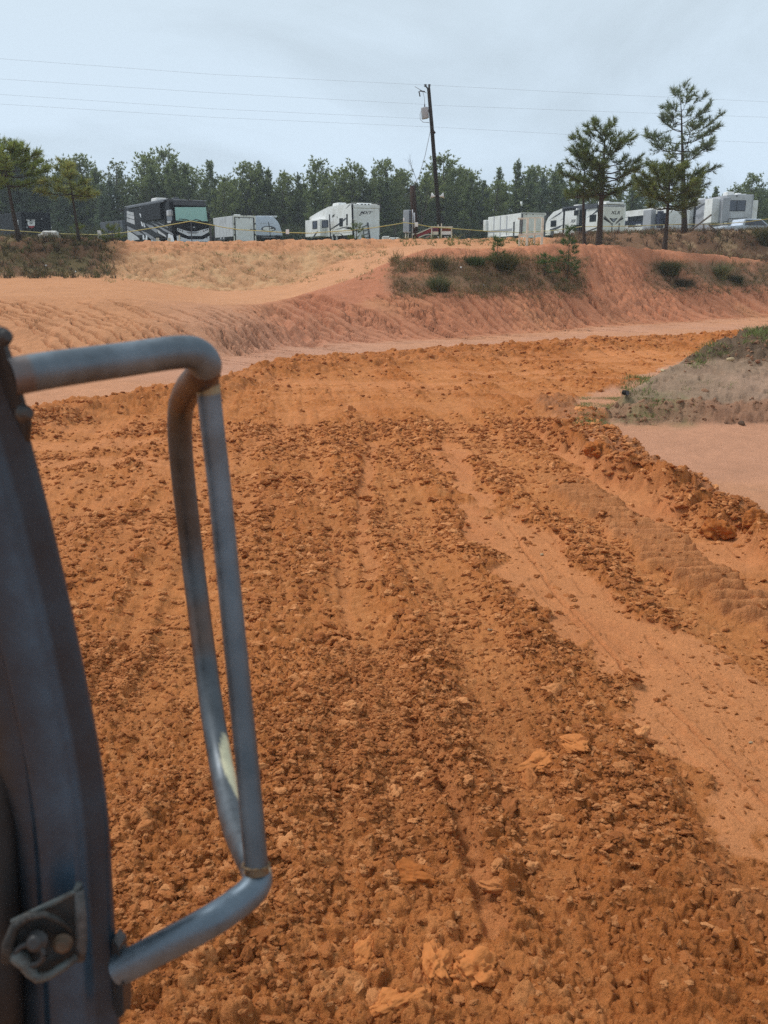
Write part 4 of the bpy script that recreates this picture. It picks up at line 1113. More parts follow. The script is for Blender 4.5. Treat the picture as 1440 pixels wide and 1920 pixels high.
# --- undergrowth along the foot of the wood, and weeds on the banks
GRASSM = attrmat('weeds', rough=.8, spec=.15, bump=0, var=.2, vscale=2.0, trans=.25)
def blades(name, pts, hgt_lo, hgt_hi, wd, cols, lean=.35, nb=6, seed=1, curve=True, kind='stuff'):
    """pts (n,3): tuft roots; cols: palette list"""
    rg_ = np.random.default_rng(seed); n = len(pts)
    P2 = np.repeat(pts, nb, 0) + np.concatenate([rg_.normal(0, .06, (n * nb, 2)), np.zeros((n * nb, 1))], 1)
    pal = np.array(cols); C2 = pal[rg_.integers(0, len(pal), n)]; C2 = np.repeat(C2, nb, 0) * rg_.uniform(.65, 1.3, (n * nb, 1))
    hh = np.repeat(rg_.uniform(hgt_lo, hgt_hi, n), nb)[:, None] * rg_.uniform(.5, 1.1, (n * nb, 1))
    d = np.concatenate([rg_.normal(0, lean, (n * nb, 2)), np.ones((n * nb, 1))], 1)
    az = rg_.uniform(0, 6.28, n * nb); s = np.stack([np.cos(az), np.sin(az), 0 * az], -1) * wd * .5
    mid = P2 + d * hh * .55; tip = P2 + d * hh + np.concatenate([d[:, :2] * hh * .5, -.12 * hh], 1)
    V_ = np.stack([P2 - s, P2 + s, mid + s * .7, mid - s * .7, tip], 1).reshape(-1, 3)
    k = np.arange(n * nb)[:, None] * 5
    F = np.concatenate([k + [0, 1, 2], k + [0, 2, 3], k + [3, 2, 4]], 0)
    me = np_mesh(name, V_, F, np.clip(np.repeat(C2, 5, 0), 0, 1), False)
    o = link_mesh(name, me, GRASSM); 
    if kind: tag(o, kind=kind)
    return o
def zone_pts(n, u0, u1, v0, v1, thresh=.45, sc_=.9, seed=0, ymin=20):
    """points on the bank surface that fall in a photo window, clumped"""
    rg_ = np.random.default_rng(seed); m = (UU > u0) & (UU < u1) & (VV > v0) & (VV < v1) & (YY > ymin) & (YY < 75)
    ii, jj = np.nonzero(m)
    wgt = smooth(thresh - .08, thresh + .10, fbm(XX[ii, jj] * sc_, YY[ii, jj] * sc_, 3, 800 + seed)) * (YY[ii, jj] ** 2) * np.gradient(YR)[ii]
    k_ = rg_.choice(len(ii), n, p=wgt / wgt.sum())
    ii, jj = ii[k_], jj[k_]
    return np.stack([XX[ii, jj] + rg_.normal(0, .03, n), YY[ii, jj] + rg_.normal(0, .04, n), Zt[ii, jj] - .02], -1)
dry = [(.30,.20,.10),(.22,.14,.07),(.16,.10,.055),(.26,.20,.09),(.13,.085,.05)]
oliv = [(.12,.13,.045),(.16,.15,.06),(.09,.10,.035),(.20,.17,.075)]
blades('dry_weeds', zone_pts(2300, 735, 1100, 484, 560, .38, 1.1, 1), .06, .26, .014, dry + dry + oliv[:3], .7, 6, 1)
blades('dry_stalks', zone_pts(260, 740, 1098, 482, 552, .40, 1.2, 41), .3, .65, .012, dry + oliv, .30, 5, 41)
blades('dry_weeds', zone_pts(1300, 1205, 1520, 494, 554, .40, 1.1, 2), .06, .28, .016, dry + dry + oliv, .7, 6, 2)
blades('dry_stalks', zone_pts(160, 1210, 1520, 490, 548, .42, 1.2, 42), .3, .65, .013, dry + oliv, .30, 5, 42)
blades('dark_undergrowth', zone_pts(4200, -80, 215, 446, 522, .36, .6, 3), .15, .55, .03, [(.10,.07,.045),(.13,.10,.05),(.08,.085,.035),(.16,.13,.06),(.07,.05,.035),(.12,.12,.045)], .5, 7, 3)
blades('dry_grass', zone_pts(1300, 190, 730, 458, 530, .46, .9, 4), .06, .22, .022, [(.40,.29,.14),(.34,.27,.12),(.28,.24,.10),(.44,.33,.17)], .6, 6, 4)
blades('dry_weeds', zone_pts(3600, 1040, 1560, 434, 492, .40, .7, 5, 50), .2, .6, .04, [(.17,.10,.065),(.13,.08,.05),(.20,.13,.075),(.15,.13,.06),(.24,.17,.09)], .5, 7, 5)
blades('low_grass', zone_pts(700, 830, 1010, 440, 462, .45, .7, 6, 40), .1, .3, .035, [(.16,.19,.06),(.22,.20,.08),(.14,.15,.05)], .5, 6, 6)
blades('low_grass', zone_pts(300, 750, 860, 440, 462, .45, .7, 7, 40), .15, .45, .035, [(.20,.19,.06),(.24,.20,.08)], .5, 6, 7)
# meadow and brush at the foot of the wood
rgm = np.random.default_rng(9)
mp = []
for _ in range(4200):
    u = rgm.uniform(-250, 1700); Y = rgm.uniform(113, 132); q = at(u, 450, Y); mp.append((q.x, q.y, hz(q.x, q.y)))
blades('forest_undergrowth', np.array(mp), 1.0, 3.4, .30, [(.060,.085,.040),(.075,.095,.045),(.050,.075,.036),(.09,.10,.05),(.075,.065,.045)], .8, 10, 9)
# single shrubs that stand out in the weed patches
def shrub(u, v, Y, hgt, r, label, cols, n=70, seed=1):
    p = spot(u, v); rg_ = np.random.default_rng(seed); z0 = p.z - .03
    root = empty('shrub', (p.x, p.y, z0), 0, label, 'shrub')
    a = rg_.uniform(0, 6.28, n); rr = r * np.sqrt(rg_.random(n)) * .45
    pts = np.stack([rr * np.cos(a), rr * np.sin(a), np.zeros(n) - .05], -1)
    o = blades('foliage', pts, hgt * .6, hgt * 1.05, .022, cols, .26 + r * .3, 9, seed, kind=None); o.parent = root
    sb = MB()
    for k_ in range(7): 
        q = a[k_]; sb.tube([(0, 0, -.1), (r * .5 * math.cos(q), r * .5 * math.sin(q), hgt * .7)], [.012, .005], 4, False)
    sb.build('stem', BARK, root)
    return root
shrub(945, 503, 35.2, .95, .75, 'broad olive shrub right behind the scrap of white litter on the berm', oliv + [(.13,.11,.05)], 120, 1)
shrub(890, 494, 35.6, .45, .65, 'low dark green shrub near the crest left of the small spiky sapling', [(.07,.10,.035),(.10,.12,.04)], 90, 2)
shrub(822, 545, 31.9, .75, .5, 'grey green shrub at the lower left end of the long weed patch', [(.13,.14,.06),(.10,.12,.05),(.16,.16,.08)], 90, 3)
shrub(823, 503, 34.8, .8, .3, 'spindly upright weed at the upper left end of the long weed patch', [(.17,.15,.075),(.13,.12,.05)], 50, 4)
shrub(1255, 515, 43.0, .95, .75, 'broad green shrub at the left of the right-hand weed patch', oliv, 130, 5)
shrub(1352, 522, 46.0, 1.15, .3, 'tall pale grass tussock sticking up on the right part of the berm', [(.30,.28,.12),(.24,.24,.10),(.20,.20,.08)], 70, 6)
shrub(1378, 528, 46.2, .5, .7, 'low dark shrub right of the tall pale tussock', [(.08,.085,.04),(.12,.11,.05)], 90, 7)
shrub(1285, 535, 42.5, .5, .8, 'flat brown shrub at the foot of the right-hand weed patch', [(.15,.11,.06),(.11,.085,.045)], 90, 8)
shrub(1437, 458, 56, 1.6, .7, 'green bush cut by the right edge on top of the brown bank', oliv, 110, 9)
# grass on the clay mound
def mound_pts(n, u0, u1, v0, v1, seed, th=.3):
    rg_ = np.random.default_rng(seed); m = (UU > u0) & (UU < u1) & (VV > v0) & (VV < v1) & (YY > 11) & (YY < 19) & (ZM > -1)
    ii, jj = np.nonzero(m); wgt = smooth(th - .1, th + .1, fbm(XX[ii, jj] * 3, YY[ii, jj] * 3, 3, seed)) + 1e-6
    k_ = rg_.choice(len(ii), n, p=wgt / wgt.sum()); ii, jj = ii[k_], jj[k_]
    return np.stack([XX[ii, jj], YY[ii, jj], Zt[ii, jj] - .01], -1)
gg = [(.16,.21,.06),(.21,.25,.08),(.13,.16,.05),(.27,.25,.11)]
blades('green_grass', np.concatenate([mound_pts(520, 1395, 1560, 615, 648, 31, .3), mound_pts(70, 1320, 1360, 645, 668, 32, .2), mound_pts(60, 1300, 1330, 664, 690, 33, .2)]), .05, .15, .009, gg, .5, 8, 21)
blades('green_grass', mound_pts(160, 1165, 1225, 708, 740, 34, .35), .05, .15, .010, gg + [(.2,.17,.08)], .45, 8, 22)
blades('low_grass', mound_pts(1500, 1088, 1260, 745, 795, 35, .52), .012, .040, .008, gg, .6, 7, 23)
blades('low_grass', mound_pts(70, 1225, 1460, 705, 800, 36, .62), .02, .07, .008, gg, .6, 7, 24)
# ================================================================== PARKED VEHICLES AND TRAILERS
WHITE = mat('white_panel', (.85, .85, .84), .42, var=.05, scale=1.5, dirt=(.56, .54, .48), dscale=.9, dlo=.5, dhi=.8)
WHITE_W = mat('cream_panel', (.80, .78, .71), .45, var=.06, scale=2, dirt=(.55, .50, .42), dscale=.8, dlo=.5, dhi=.8)
SILVER = mat('silver_white_panel', (.60, .66, .76), .35, var=.05, scale=1.5)
ALU = mat('dull_aluminium', (.56, .57, .60), .5, var=.08, scale=2, dirt=(.35, .35, .36), dscale=1.2)
GREYP = mat('light_grey_panel', (.40, .41, .45), .42, var=.06, scale=1.5, dirt=(.30, .30, .31), dscale=.8)
BLK = mat('black_panel', (.008, .008, .011), .45, var=.2, scale=2, spec=.18)
BLK_M = mat('matt_black_panel', (.011, .012, .017), .55, var=.15, scale=1.2, spec=.15)
CHAR = mat('charcoal_panel', (.075, .080, .095), .4, var=.15, scale=1.5)
MIDG = mat('mid_grey_panel', (.26, .27, .30), .4, var=.1, scale=1.5)
NAVY = mat('navy_panel', (.030, .036, .065), .4, var=.15)
GLASS = mat('dark_window_glass', (.022, .026, .034), .12, var=.2, scale=1, spec=.6)
GLASS_B = mat('bluish_window_glass', (.060, .070, .10), .15, var=.25, scale=1.2, spec=.6)
SHADE = mat('mint_windscreen_shade', (.36, .62, .58), .35, var=.05, scale=.8)
TYRE = mat('tyre_rubber', (.014, .014, .014), .8)
RIM = mat('wheel_rim', (.45, .45, .46), .35)
YEL = mat('yellow_plastic', (.55, .47, .16), .6, var=.1)
WOODW = mat('white_painted_wood', (.70, .66, .55), .7, var=.12, scale=4, dirt=(.45, .38, .28), dscale=3, dlo=.52, dhi=.75)
WOODG = mat('weathered_wood', (.20, .17, .14), .85, var=.3, scale=6)
REDP = mat('red_sheet', (.34, .035, .045), .55, var=.25, scale=2.5, dirt=(.20, .05, .05), dscale=2)
LAMPR = mat('red_lens', (.30, .02, .02), .3); LAMPC = mat('clear_lens', (.72, .74, .78), .15)
LETTER = mat('black_lettering', (.012, .012, .014), .5); LETW = mat('white_lettering', (.78, .78, .78), .5)

class Veh:
    """a box on wheels: local x to the right seen from its near end, y away from the near end, z up.
    uc: photo column of the corner between near end and long side; uf: far end of the side; ur: other edge of the near end"""
    def __init__(s, name, label, cat, uc, uf, ur, L_, W_, vb, top_v, group=None, side=-1):
        s.side = side; s.L, s.W = L_, W_
        def tanu(u, v=430): return (u - 720) / FPX / (CP + (960 - v) / FPX * SP)
        sc, sf, sr = tanu(uc), tanu(uf), tanu(ur)
        best = None
        for Yc in np.arange(56, 104, .5):
            for th in np.radians(np.arange(-80, 80, .5)):
                fx, fy = -math.sin(th), math.cos(th); rx, ry = math.cos(th) * -side, math.sin(th) * -side
                X = sc * Yc; a = (X + fx * L_) / (Yc + fy * L_) - sf; b = (X + rx * W_) / (Yc + ry * W_) - sr
                if fy < .1: continue
                e = a * a + b * b
                if best is None or e < best[0]: best = (e, Yc, th)
        _, s.Yc, s.th = best
        pc = at(uc, vb, s.Yc)
        th = s.th; rx = Vector((math.cos(th), math.sin(th), 0))
        org = Vector((pc.x, pc.y, 0)) - rx * (side * W_ / 2)
        zb = hz(org.x, org.y)
        s.zb = pc.z
        s.root = empty(name, (org.x, org.y, pc.z), th, label, cat, group)
        s.M = Matrix.Translation((org.x, org.y, pc.z)) @ Matrix.Rotation(th, 4, 'Z'); s.Mi = s.M.inverted()
        s.H = at(uc, top_v, s.Yc).z - pc.z
        print('%-26s Y=%.1f th=%.0f H=%.2f ground=%.2f base=%.2f' % (name, s.Yc, math.degrees(th), s.H, zb, pc.z))
    def ray(s, u, v, plane, off=0.0):
        """local point of the long side / near end seen at a photo pixel"""
        o = s.Mi @ Vector((0, 0, CAM_H)); p = s.Mi @ at(u, v, 10.0); d = p - o
        if plane == 'side': x = s.side * (s.W / 2 + off); t = (x - o.x) / d.x
        else: y = -off; t = (y - o.y) / d.y
        return o + d * t
    def poly(s, name, plane, px, m, thick=.012, off=0.0, parent=None, bev=0):
        pts = [s.ray(u, v, plane, off) for u, v in px]
        vec = Vector((s.side * thick, 0, 0)) if plane == 'side' else Vector((0, -thick, 0))
        b = MB(); b.prism([p - vec * .3 for p in pts], vec * 1.3, bev)
        return b.build(name, m, parent or s.root)
    def rect(s, name, plane, u0, v0, u1, v1, m, **k):
        a, c = s.ray(u0, v0, plane, k.get('off', 0)), s.ray(u1, v1, plane, k.get('off', 0))
        pts_z = (a.z, c.z); th = k.get('thick', .012)
        b = MB()
        if plane == 'side': 
            y0, y1 = sorted((a.y, c.y)); x0 = s.side * (s.W / 2 + k.get('off', 0)); x1 = x0 + s.side * th; x0 -= s.side * th * .3
            b.box((min(x0, x1), y0, min(pts_z)), (max(x0, x1), y1, max(pts_z)), k.get('bev', 0))
        else:
            x0, x1 = sorted((a.x, c.x)); y0 = -k.get('off', 0)
            b.box((x0, y0 - th, min(pts_z)), (x1, y0 + th * .3, max(pts_z)), k.get('bev', 0))
        return b.build(name, m, k.get('parent') or s.root)
    def window(s, plane, u0, v0, u1, v1, off=0.0, glass=None, parent=None, bars=0):
        f = s.rect('window', plane, u0, v0, u1, v1, BLK, thick=.03, off=off, bev=.01, parent=parent)
        a, c = s.ray(u0, v0, plane, off), s.ray(u1, v1, plane, off)
        i = .05; par = f
        b = MB()
        if plane == 'side':
            y0, y1 = sorted((a.y, c.y)); x = s.side * (s.W / 2 + off + .031)
            b.box((min(x, x + s.side * .006), y0 + i, min(a.z, c.z) + i), (max(x, x + s.side * .006), y1 - i, max(a.z, c.z) - i))
        else:
            x0, x1 = sorted((a.x, c.x)); b.box((x0 + i, -off - .037, min(a.z, c.z) + i), (x1 - i, -off - .031, max(a.z, c.z) - i))
        if parent is None: b.build('pane', glass or GLASS, f)
        else: b.bm.free()
        if bars and plane == 'end':
            bb = MB(); xm = (x0 + x1) / 2; bb.box((xm - .03, -off - .048, min(a.z, c.z) + i), (xm + .03, -off - .036, max(a.z, c.z) - i)); bb.build('window_bar', BLK, f)
        return f
    def text(s, plane, body, u, v, hgt_px, m, shear=.25, stretch=1.0, off=0.0, bold=.012, parent=None, name='lettering', rot=0):
        c = s.ray(u, v, plane, off); a = s.ray(u, v - hgt_px / 2, plane, off); h = abs(a.z - c.z) * 2
        me = text_mesh(body, h * 1.38, shear, .006, bold * h); me.materials.append(m)
        o = link_mesh(name, me, None, parent or s.root)
        if plane == 'side':
            o.location = c + Vector((s.side * .014, 0, 0)); o.rotation_euler = (R(90), rot, R(-90) if s.side < 0 else R(90))
        else:
            o.location = c + Vector((0, -.014, 0)); o.rotation_euler = (R(90), rot, 0)
        o.scale = (stretch, 1, 1)
        return o
    def wheel(s, y, r=.38, x=None):
        x = s.side * (s.W / 2 - .14) if x is None else x
        b = MB(); b.tube([(x - .11, y, r), (x - .09, y, r), (x + .09, y, r), (x + .11, y, r)], [r * .9, r, r, r * .9], 20)
        t = b.build('wheel', TYRE, s.root)
        b = MB(); xx = x + s.side * .112; b.tube([(xx, y, r), (xx + s.side * .012, y, r), (xx + s.side * .02, y, r)], [r * .58, r * .55, r * .2], 16); b.build('rim', RIM, t)
        return t
    def local_box(s, name, lo, hi, m, bev=0, parent=None):
        return MB().box(lo, hi, bev).build(name, m, parent or s.root)
    def profile(s, name, yz, m, x0=None, x1=None, bev=.03, parent=None):
        x0 = -s.W / 2 if x0 is None else x0; x1 = s.W / 2 if x1 is None else x1
        return MB().prism([(x0, y, z) for y, z in yz], (x1 - x0, 0, 0), bev).build(name, m, parent or s.root)
    def ac(s, y, z, x=0, m=None, l=1.0, h=.28, w_=.75):
        return MB().prism([(x - w_/2, y, z), (x - w_/2, y + l, z), (x - w_/2, y + l * .82, z + h), (x - w_/2, y + l * .08, z + h)], (w_, 0, 0), .05).build('roof_unit', m or WHITE, s.root)

# ---- white toy-hauler camper lettered MXT
v = Veh('camper_trailer', 'white camper with MXT lettering on its rear door and a ladder leaning on it', 'camper', 660, 581, 712, 9.6, 2.5, 455, 381)
H = v.H; v.local_box('underframe', (-1.1, .25, .35), (1.1, 9, .62), BLK)
v.profile('body', [(0, .60), (0, H - .04), (.5, H), (5.0, H), (7.6, H - .34), (9.6, H - .66), (9.6, .75), (9.3, .60)], WHITE)
v.rect('ramp_door', 'end', 664, 392, 710.5, 449, WHITE, thick=.05, bev=.015)
v.rect('door_cap', 'end', 663, 383, 711.5, 391, WHITE, thick=.07, bev=.02)
v.poly('corner_trim', 'end', [(658.6, 382.5), (661.6, 382.5), (664.2, 449.5), (661.2, 449.5)], BLK, .03)
v.rect('roof_trim', 'end', 658, 379.5, 713, 381.5, WHITE_W, thick=.05)
for u in (670, 678, 684.5, 691, 709): v.rect('marker_lamp', 'end', u - 1.2, 382.4 + (u == 670) * .8, u + 1.2, 384, BLK, thick=.09)
for u in (662.5, 709.5): v.rect('latch', 'end', u - 1.5, 411.5, u + 5 if u < 700 else u + 2, 413, WHITE_W, thick=.075)
v.text('end', 'MXT', 685, 399, 5.5, LETTER, .45, 1.55, off=.05)
v.poly('swoosh', 'end', [(672, 403), (680, 401.5), (674.5, 404.3)], LETTER, .012, off=.05)
ld = MB()
def endp(u, vv, off=.12): return v.ray(u, vv, 'end', off)
for pts in (((689.5, 417), (693.8, 449)), ((680, 425.5), (683.5, 449))): ld.tube([endp(*q) for q in pts], .055 if pts[0][0] > 685 else .03, 6)
for a, b in (((680, 425.5), (690.5, 421)), ((681, 433), (691.3, 430)), ((682, 440.5), (692.3, 437)), ((683, 446.5), (693, 443.5))): ld.tube([endp(*a), endp(*b)], .032, 6)
ldo = ld.build('ladder', CHAR, v.root)
for u in (667, 674, 681, 690, 698, 705): v.rect('skirt_flap', 'end', u - 2.4, 448, u + 2, 451, BLK, thick=.05)
so_ = v.profile('slide_out', [(6.0 - .35, .66), (5.65, H - .98), (9.25, H - .98), (9.25, .66)], WHITE, -v.W/2 - .55, -v.W/2 + .01, .03)
v.poly('slide_trim', 'side', [(617, 402), (618.6, 402), (621, 449), (619, 449)], BLK, .02, off=.56, parent=so_)
for (u0, v0, u1, v1) in ((586, 415, 595, 428.5), (603.5, 413.5, 616, 426.5)):
    f = v.rect('window', 'side', u0, v0, u1, v1, BLK, thick=.03, off=.55, bev=.02)
    v.rect('pane', 'side', u0 + 1, v0 + 1, u1 - 1, v1 - 1, GLASS_B, thick=.012, off=.582, parent=f)
v.window('side', 636.5, 409.5, 643, 424)
v.window('side', 649.5, 401.5, 652, 422.5)
v.poly('swoosh', 'side', [(620, 429), (634, 419.5), (648, 408), (649, 410.5), (636, 421.5), (620.5, 430.2)], CHAR)
v.poly('swoosh', 'side', [(629, 430.5), (642, 426.3), (650, 424.8), (658, 425.6), (658.5, 426.8), (648, 426.6), (640, 428.2)], BLK)
v.poly('swoosh', 'side', [(646, 429.4), (652, 427.2), (659.5, 427), (660, 430)], BLK)
v.poly('swoosh', 'side', [(637, 437.5), (642, 440), (650, 446.5), (645.5, 446.2)], BLK)
v.poly('swoosh', 'side', [(655, 383.5), (657.5, 383), (648, 391.5)], CHAR)
v.poly('swoosh', 'side', [(584, 448), (592, 436), (596, 433), (588, 446)], CHAR, off=.56)
v.text('side', 'MXT', 625, 405, 4, LETTER, .5, 1.0, rot=R(-8)); v.text('side', 'MXT', 632, 407, 2.6, CHAR, .3, .5, rot=R(80))
v.rect('hatch', 'side', 624, 439.5, 627.5, 443, BLK)
v.rect('belt_line', 'side', 621, 434.6, 660, 435.1, WHITE_W, thick=.02)
v.ac(4.3, H, -.2, l=1.6, h=.33); v.ac(2.6, H, .3, l=.5, h=.12, w_=.5); v.ac(.5, H - .02, .2, l=.6, h=.10, w_=1.2)
v.wheel(3.3); v.wheel(4.2)

# ---- white toy-hauler camper lettered XLR
v = Veh('camper_trailer', 'white camper with XLR lettering on side and rear, behind two pine trunks', 'camper', 1128.5, 1021, 1170.5, 11.2, 2.5, 447, 383)
H = v.H; v.local_box('underframe', (-1.15, .2, .3), (1.15, 10.6, .75), BLK)
v.profile('body', [(0, .72), (0, H - .1), (.35, H), (8.2, H), (9.6, H - .2), (10.7, H - .75), (11.2, H - 1.4), (11.2, .95), (10.6, .72)], WHITE)
v.rect('ramp_door', 'end', 1131.5, 388, 1168.5, 436.5, WHITE_W, thick=.05, bev=.015)
v.rect('door_band', 'end', 1129.5, 385.5, 1170.2, 387.3, BLK, thick=.06)
v.poly('corner_trim', 'side', [(1121, 384), (1128.6, 383.6), (1128.6, 441), (1121, 441)], BLK, .03)
v.poly('corner_stripe', 'side', [(1126, 391), (1127.7, 391), (1127.7, 421.5), (1126, 421.5)], WHITE, .012, off=.031)
v.text('end', 'XLR', 1153.5, 399, 6.2, LETTER, .3, 1.35, off=.05)
for pts in ([(1131.8, 404), (1134.5, 404.5), (1146.5, 417.5), (1146.5, 421), (1142, 417)], [(1168.4, 404), (1165.5, 405), (1154.5, 418), (1154, 421), (1159, 417)]): v.poly('stripe', 'end', pts, WOODG, .012, off=.05)
for pts in ([(1131.8, 407), (1134, 407.5), (1141, 414), (1144, 418), (1139, 415.5), (1131.8, 411)], [(1168.4, 407), (1166, 408.5), (1160, 414.5), (1157, 418), (1162, 414.5), (1168.4, 410.5)]): v.poly('stripe', 'end', pts, BLK, .014, off=.05)
v.poly('chevron', 'end', [(1142.5, 408.5), (1150.5, 410.2), (1158.5, 408.3), (1153, 415), (1150.5, 417), (1147, 414.5)], BLK, .016, off=.05)
v.poly('chevron_fill', 'end', [(1146, 411.2), (1155, 411.2), (1150.6, 415.5)], MIDG, .012, off=.068)
for u in (1147.3, 1160.5): v.rect('door_line', 'end', u - .35, 418, u + .35, 436, CHAR, thick=.014, off=.05)
for i in range(9): v.rect('fringe', 'end', 1131.5 + i * 4.2, 436, 1134.3 + i * 4.2, 440.2 + (i % 3) * .7, BLK, thick=.05)
v.rect('plate_lamp', 'end', 1149, 439.5, 1152, 441.5, WHITE, thick=.08)
sl = v.rect('slide_out', 'side', 1063, 393, 1085, 440, WHITE, thick=.35, bev=.02)
v.rect('slide_top', 'side', 1062.5, 391.6, 1085.5, 393.4, BLK, thick=.38)
v.rect('slide_edge', 'side', 1062.3, 393, 1063.3, 436, BLK, thick=.37)
v.text('side', 'XLR', 1074.5, 414.5, 5.6, LETTER, .3, 1.2, off=.35)
for q in ((1077, 394.8, 1084.3, 403), (1077, 422, 1084.3, 433)):
    f = v.rect('window', 'side', *q, BLK, thick=.03, off=.35); v.rect('pane', 'side', q[0] + .9, q[1] + .9, q[2] - .9, q[3] - .9, GLASS, thick=.01, off=.381, parent=f)
v.poly('swoosh', 'side', [(1064, 433.5), (1072, 428), (1077, 425.5), (1074, 429.5), (1064, 435.5)], BLK, .012, off=.35)
v.window('side', 1033, 413.8, 1042.8, 424.5)
v.window('side', 1106, 403, 1117.5, 415)
v.rect('entry_door', 'side', 1086.5, 391, 1096.5, 441, BLK_M, thick=.03)
for pts in ([(1029, 413.5), (1042, 404), (1057, 394), (1050, 401.5)], [(1050, 413.5), (1056, 409.5), (1062.5, 404), (1062.5, 406.5)], [(1023.5, 406.5), (1031, 401.5), (1029, 404.5), (1023.5, 409)],
            [(1030, 430.5), (1041, 426.5), (1057, 420.5), (1049, 427), (1036, 434)], [(1100, 408), (1110, 402), (1120.5, 392.5), (1120.5, 397), (1110, 403.5)], [(1098, 434), (1108, 430), (1120, 425.5), (1120, 428), (1106, 433.5), (1099, 437)]): v.poly('swoosh', 'side', pts, CHAR)
v.poly('dark_nose', 'side', [(1022.5, 399), (1034, 396.2), (1024, 404.8), (1022.5, 405)], BLK)
v.poly('lower_band', 'side', [(1040, 441), (1056, 438), (1078, 437), (1090, 432), (1086, 441)], BLK_M)
v.rect('hatch', 'side', 1034, 434, 1038.5, 441.5, CHAR, thick=.02); v.rect('step', 'side', 1023, 433.5, 1034, 436, WHITE_W, thick=.14); v.rect('step', 'side', 1023, 438.5, 1034, 440.8, WHITE_W, thick=.22)
v.rect('awning', 'side', 1056, 388.5, 1121, 390, CHAR, thick=.10)
v.local_box('roof_trim', (-1.25, .05, H), (1.25, 8.2, H + .035), WHITE_W, .01)
v.ac(5.6, H + .03, -.3, l=1.1, h=.3); v.ac(1.2, H + .03, -.2, l=1.1, h=.36); v.ac(3.4, H + .03, .4, l=.6, h=.16, w_=.5)
v.local_box('roof_rack', (-1.0, -.02, H + .03), (1.0, .5, H + .22), WHITE, .04)
v.wheel(3.4); v.wheel(4.35)

# ---- black and grey motorhome, front towards us
v = Veh('motorhome', 'large black and grey motorhome with a mint green windscreen shade', 'motorhome', 323.5, 236.5, 391, 10.8, 2.55, 456, 371.5)
H = v.H; v.local_box('underframe', (-1.15, .6, .3), (1.15, 10.6, .6), BLK)
v.profile('body', [(.02, .42), (-.06, 1.0), (.04, 1.6), (.16, H - .75), (.30, H - .2), (.62, H), (10.6, H - .04), (10.8, H - .3), (10.8, .5)], BLK, bev=.05)
v.rect('front_cap', 'end', 325, 373.5, 387.5, 377.5, MIDG, thick=.02, off=-.24, bev=.01)
v.rect('cap_band', 'end', 325, 378.2, 386.5, 386.5, CHAR, thick=.03, off=-.14, bev=.01)
v.rect('cap_vent', 'end', 349, 374.3, 362, 375.5, BLK, thick=.04, off=-.24)
v.poly('windscreen', 'end', [(327.5, 388.5), (385.8, 388.5), (389.2, 415.3), (329.5, 415.3)], SHADE, .03, off=-.05)
v.poly('windscreen_edge', 'end', [(326.5, 387.3), (386.6, 387.3), (390.2, 416.3), (328.5, 416.3)], BLK, .02, off=-.055)
for pts in (((357, 414.8), (350, 411.5), (336, 410.6)), ((358, 414.8), (368, 411), (377, 414))): MB().tube([v.ray(*q, 'end', 0.0) for q in pts], .022, 5).build('wiper', BLK, v.root)
v.poly('grille_panel', 'end', [(328, 417), (391, 416.5), (392, 430), (361.5, 441), (330, 430)], BLK_M, .03, off=.0)
v.poly('headlamp_bar', 'end', [(331.5, 427.5), (345, 431.5), (354, 434), (368, 434), (378, 431), (391, 428), (391.5, 435), (378, 442.5), (352, 442.5), (333, 433.5)], LAMPC, .03, off=.035)
v.poly('grille', 'end', [(349, 434.5), (373, 434.5), (368, 437.5), (354, 437.5)], MIDG, .02, off=.067)
for u, vv in ((334.5, 430.5), (338, 431.6), (342, 433), (382, 433), (386, 431.4), (389, 430.4)): v.rect('headlamp', 'end', u - 1.1, vv - .9, u + 1.1, vv + 1.1, BLK, thick=.015, off=.067)
v.poly('bumper_band', 'end', [(331, 436.5), (352, 443.6), (379, 443.6), (392, 437), (392.3, 442), (380, 448.2), (353, 448.2), (331, 441)], BLK_M, .03, off=.037)
v.poly('bumper', 'end', [(331, 441.5), (353, 448.8), (380, 448.8), (392.4, 442.5), (392.6, 453), (332, 453)], LAMPC, .03, off=.036)
v.poly('badge', 'end', [(361.8, 425.5), (364.8, 425), (366, 427.5), (364, 430), (362.2, 428.8)], LAMPC, .02, off=.032)
for (u0, v0) in ((338, 446.5), (388, 446)): v.rect('fog_lamp', 'end', u0 - 1, v0 - .8, u0 + 1, v0 + .8, BLK, thick=.01, off=.068)
sd = 'side'
v.rect('window', sd, 313, 394, 323.2, 413, GLASS, thick=.02)
v.rect('side_mirror', sd, 317.5, 395, 322.5, 405, ALU, thick=.22, bev=.04); v.rect('side_mirror', 'end', 389, 399, 393, 411, BLK, thick=.12, bev=.03)
v.rect('mirror_text', sd, 314, 414.5, 321, 417.5, ALU, thick=.014)
v.rect('slide_out', sd, 267, 386, 306, 411, BLK_M, thick=.16, bev=.02)
v.rect('wall_joint', sd, 307.5, 377, 311, 421, BLK_M, thick=.03)
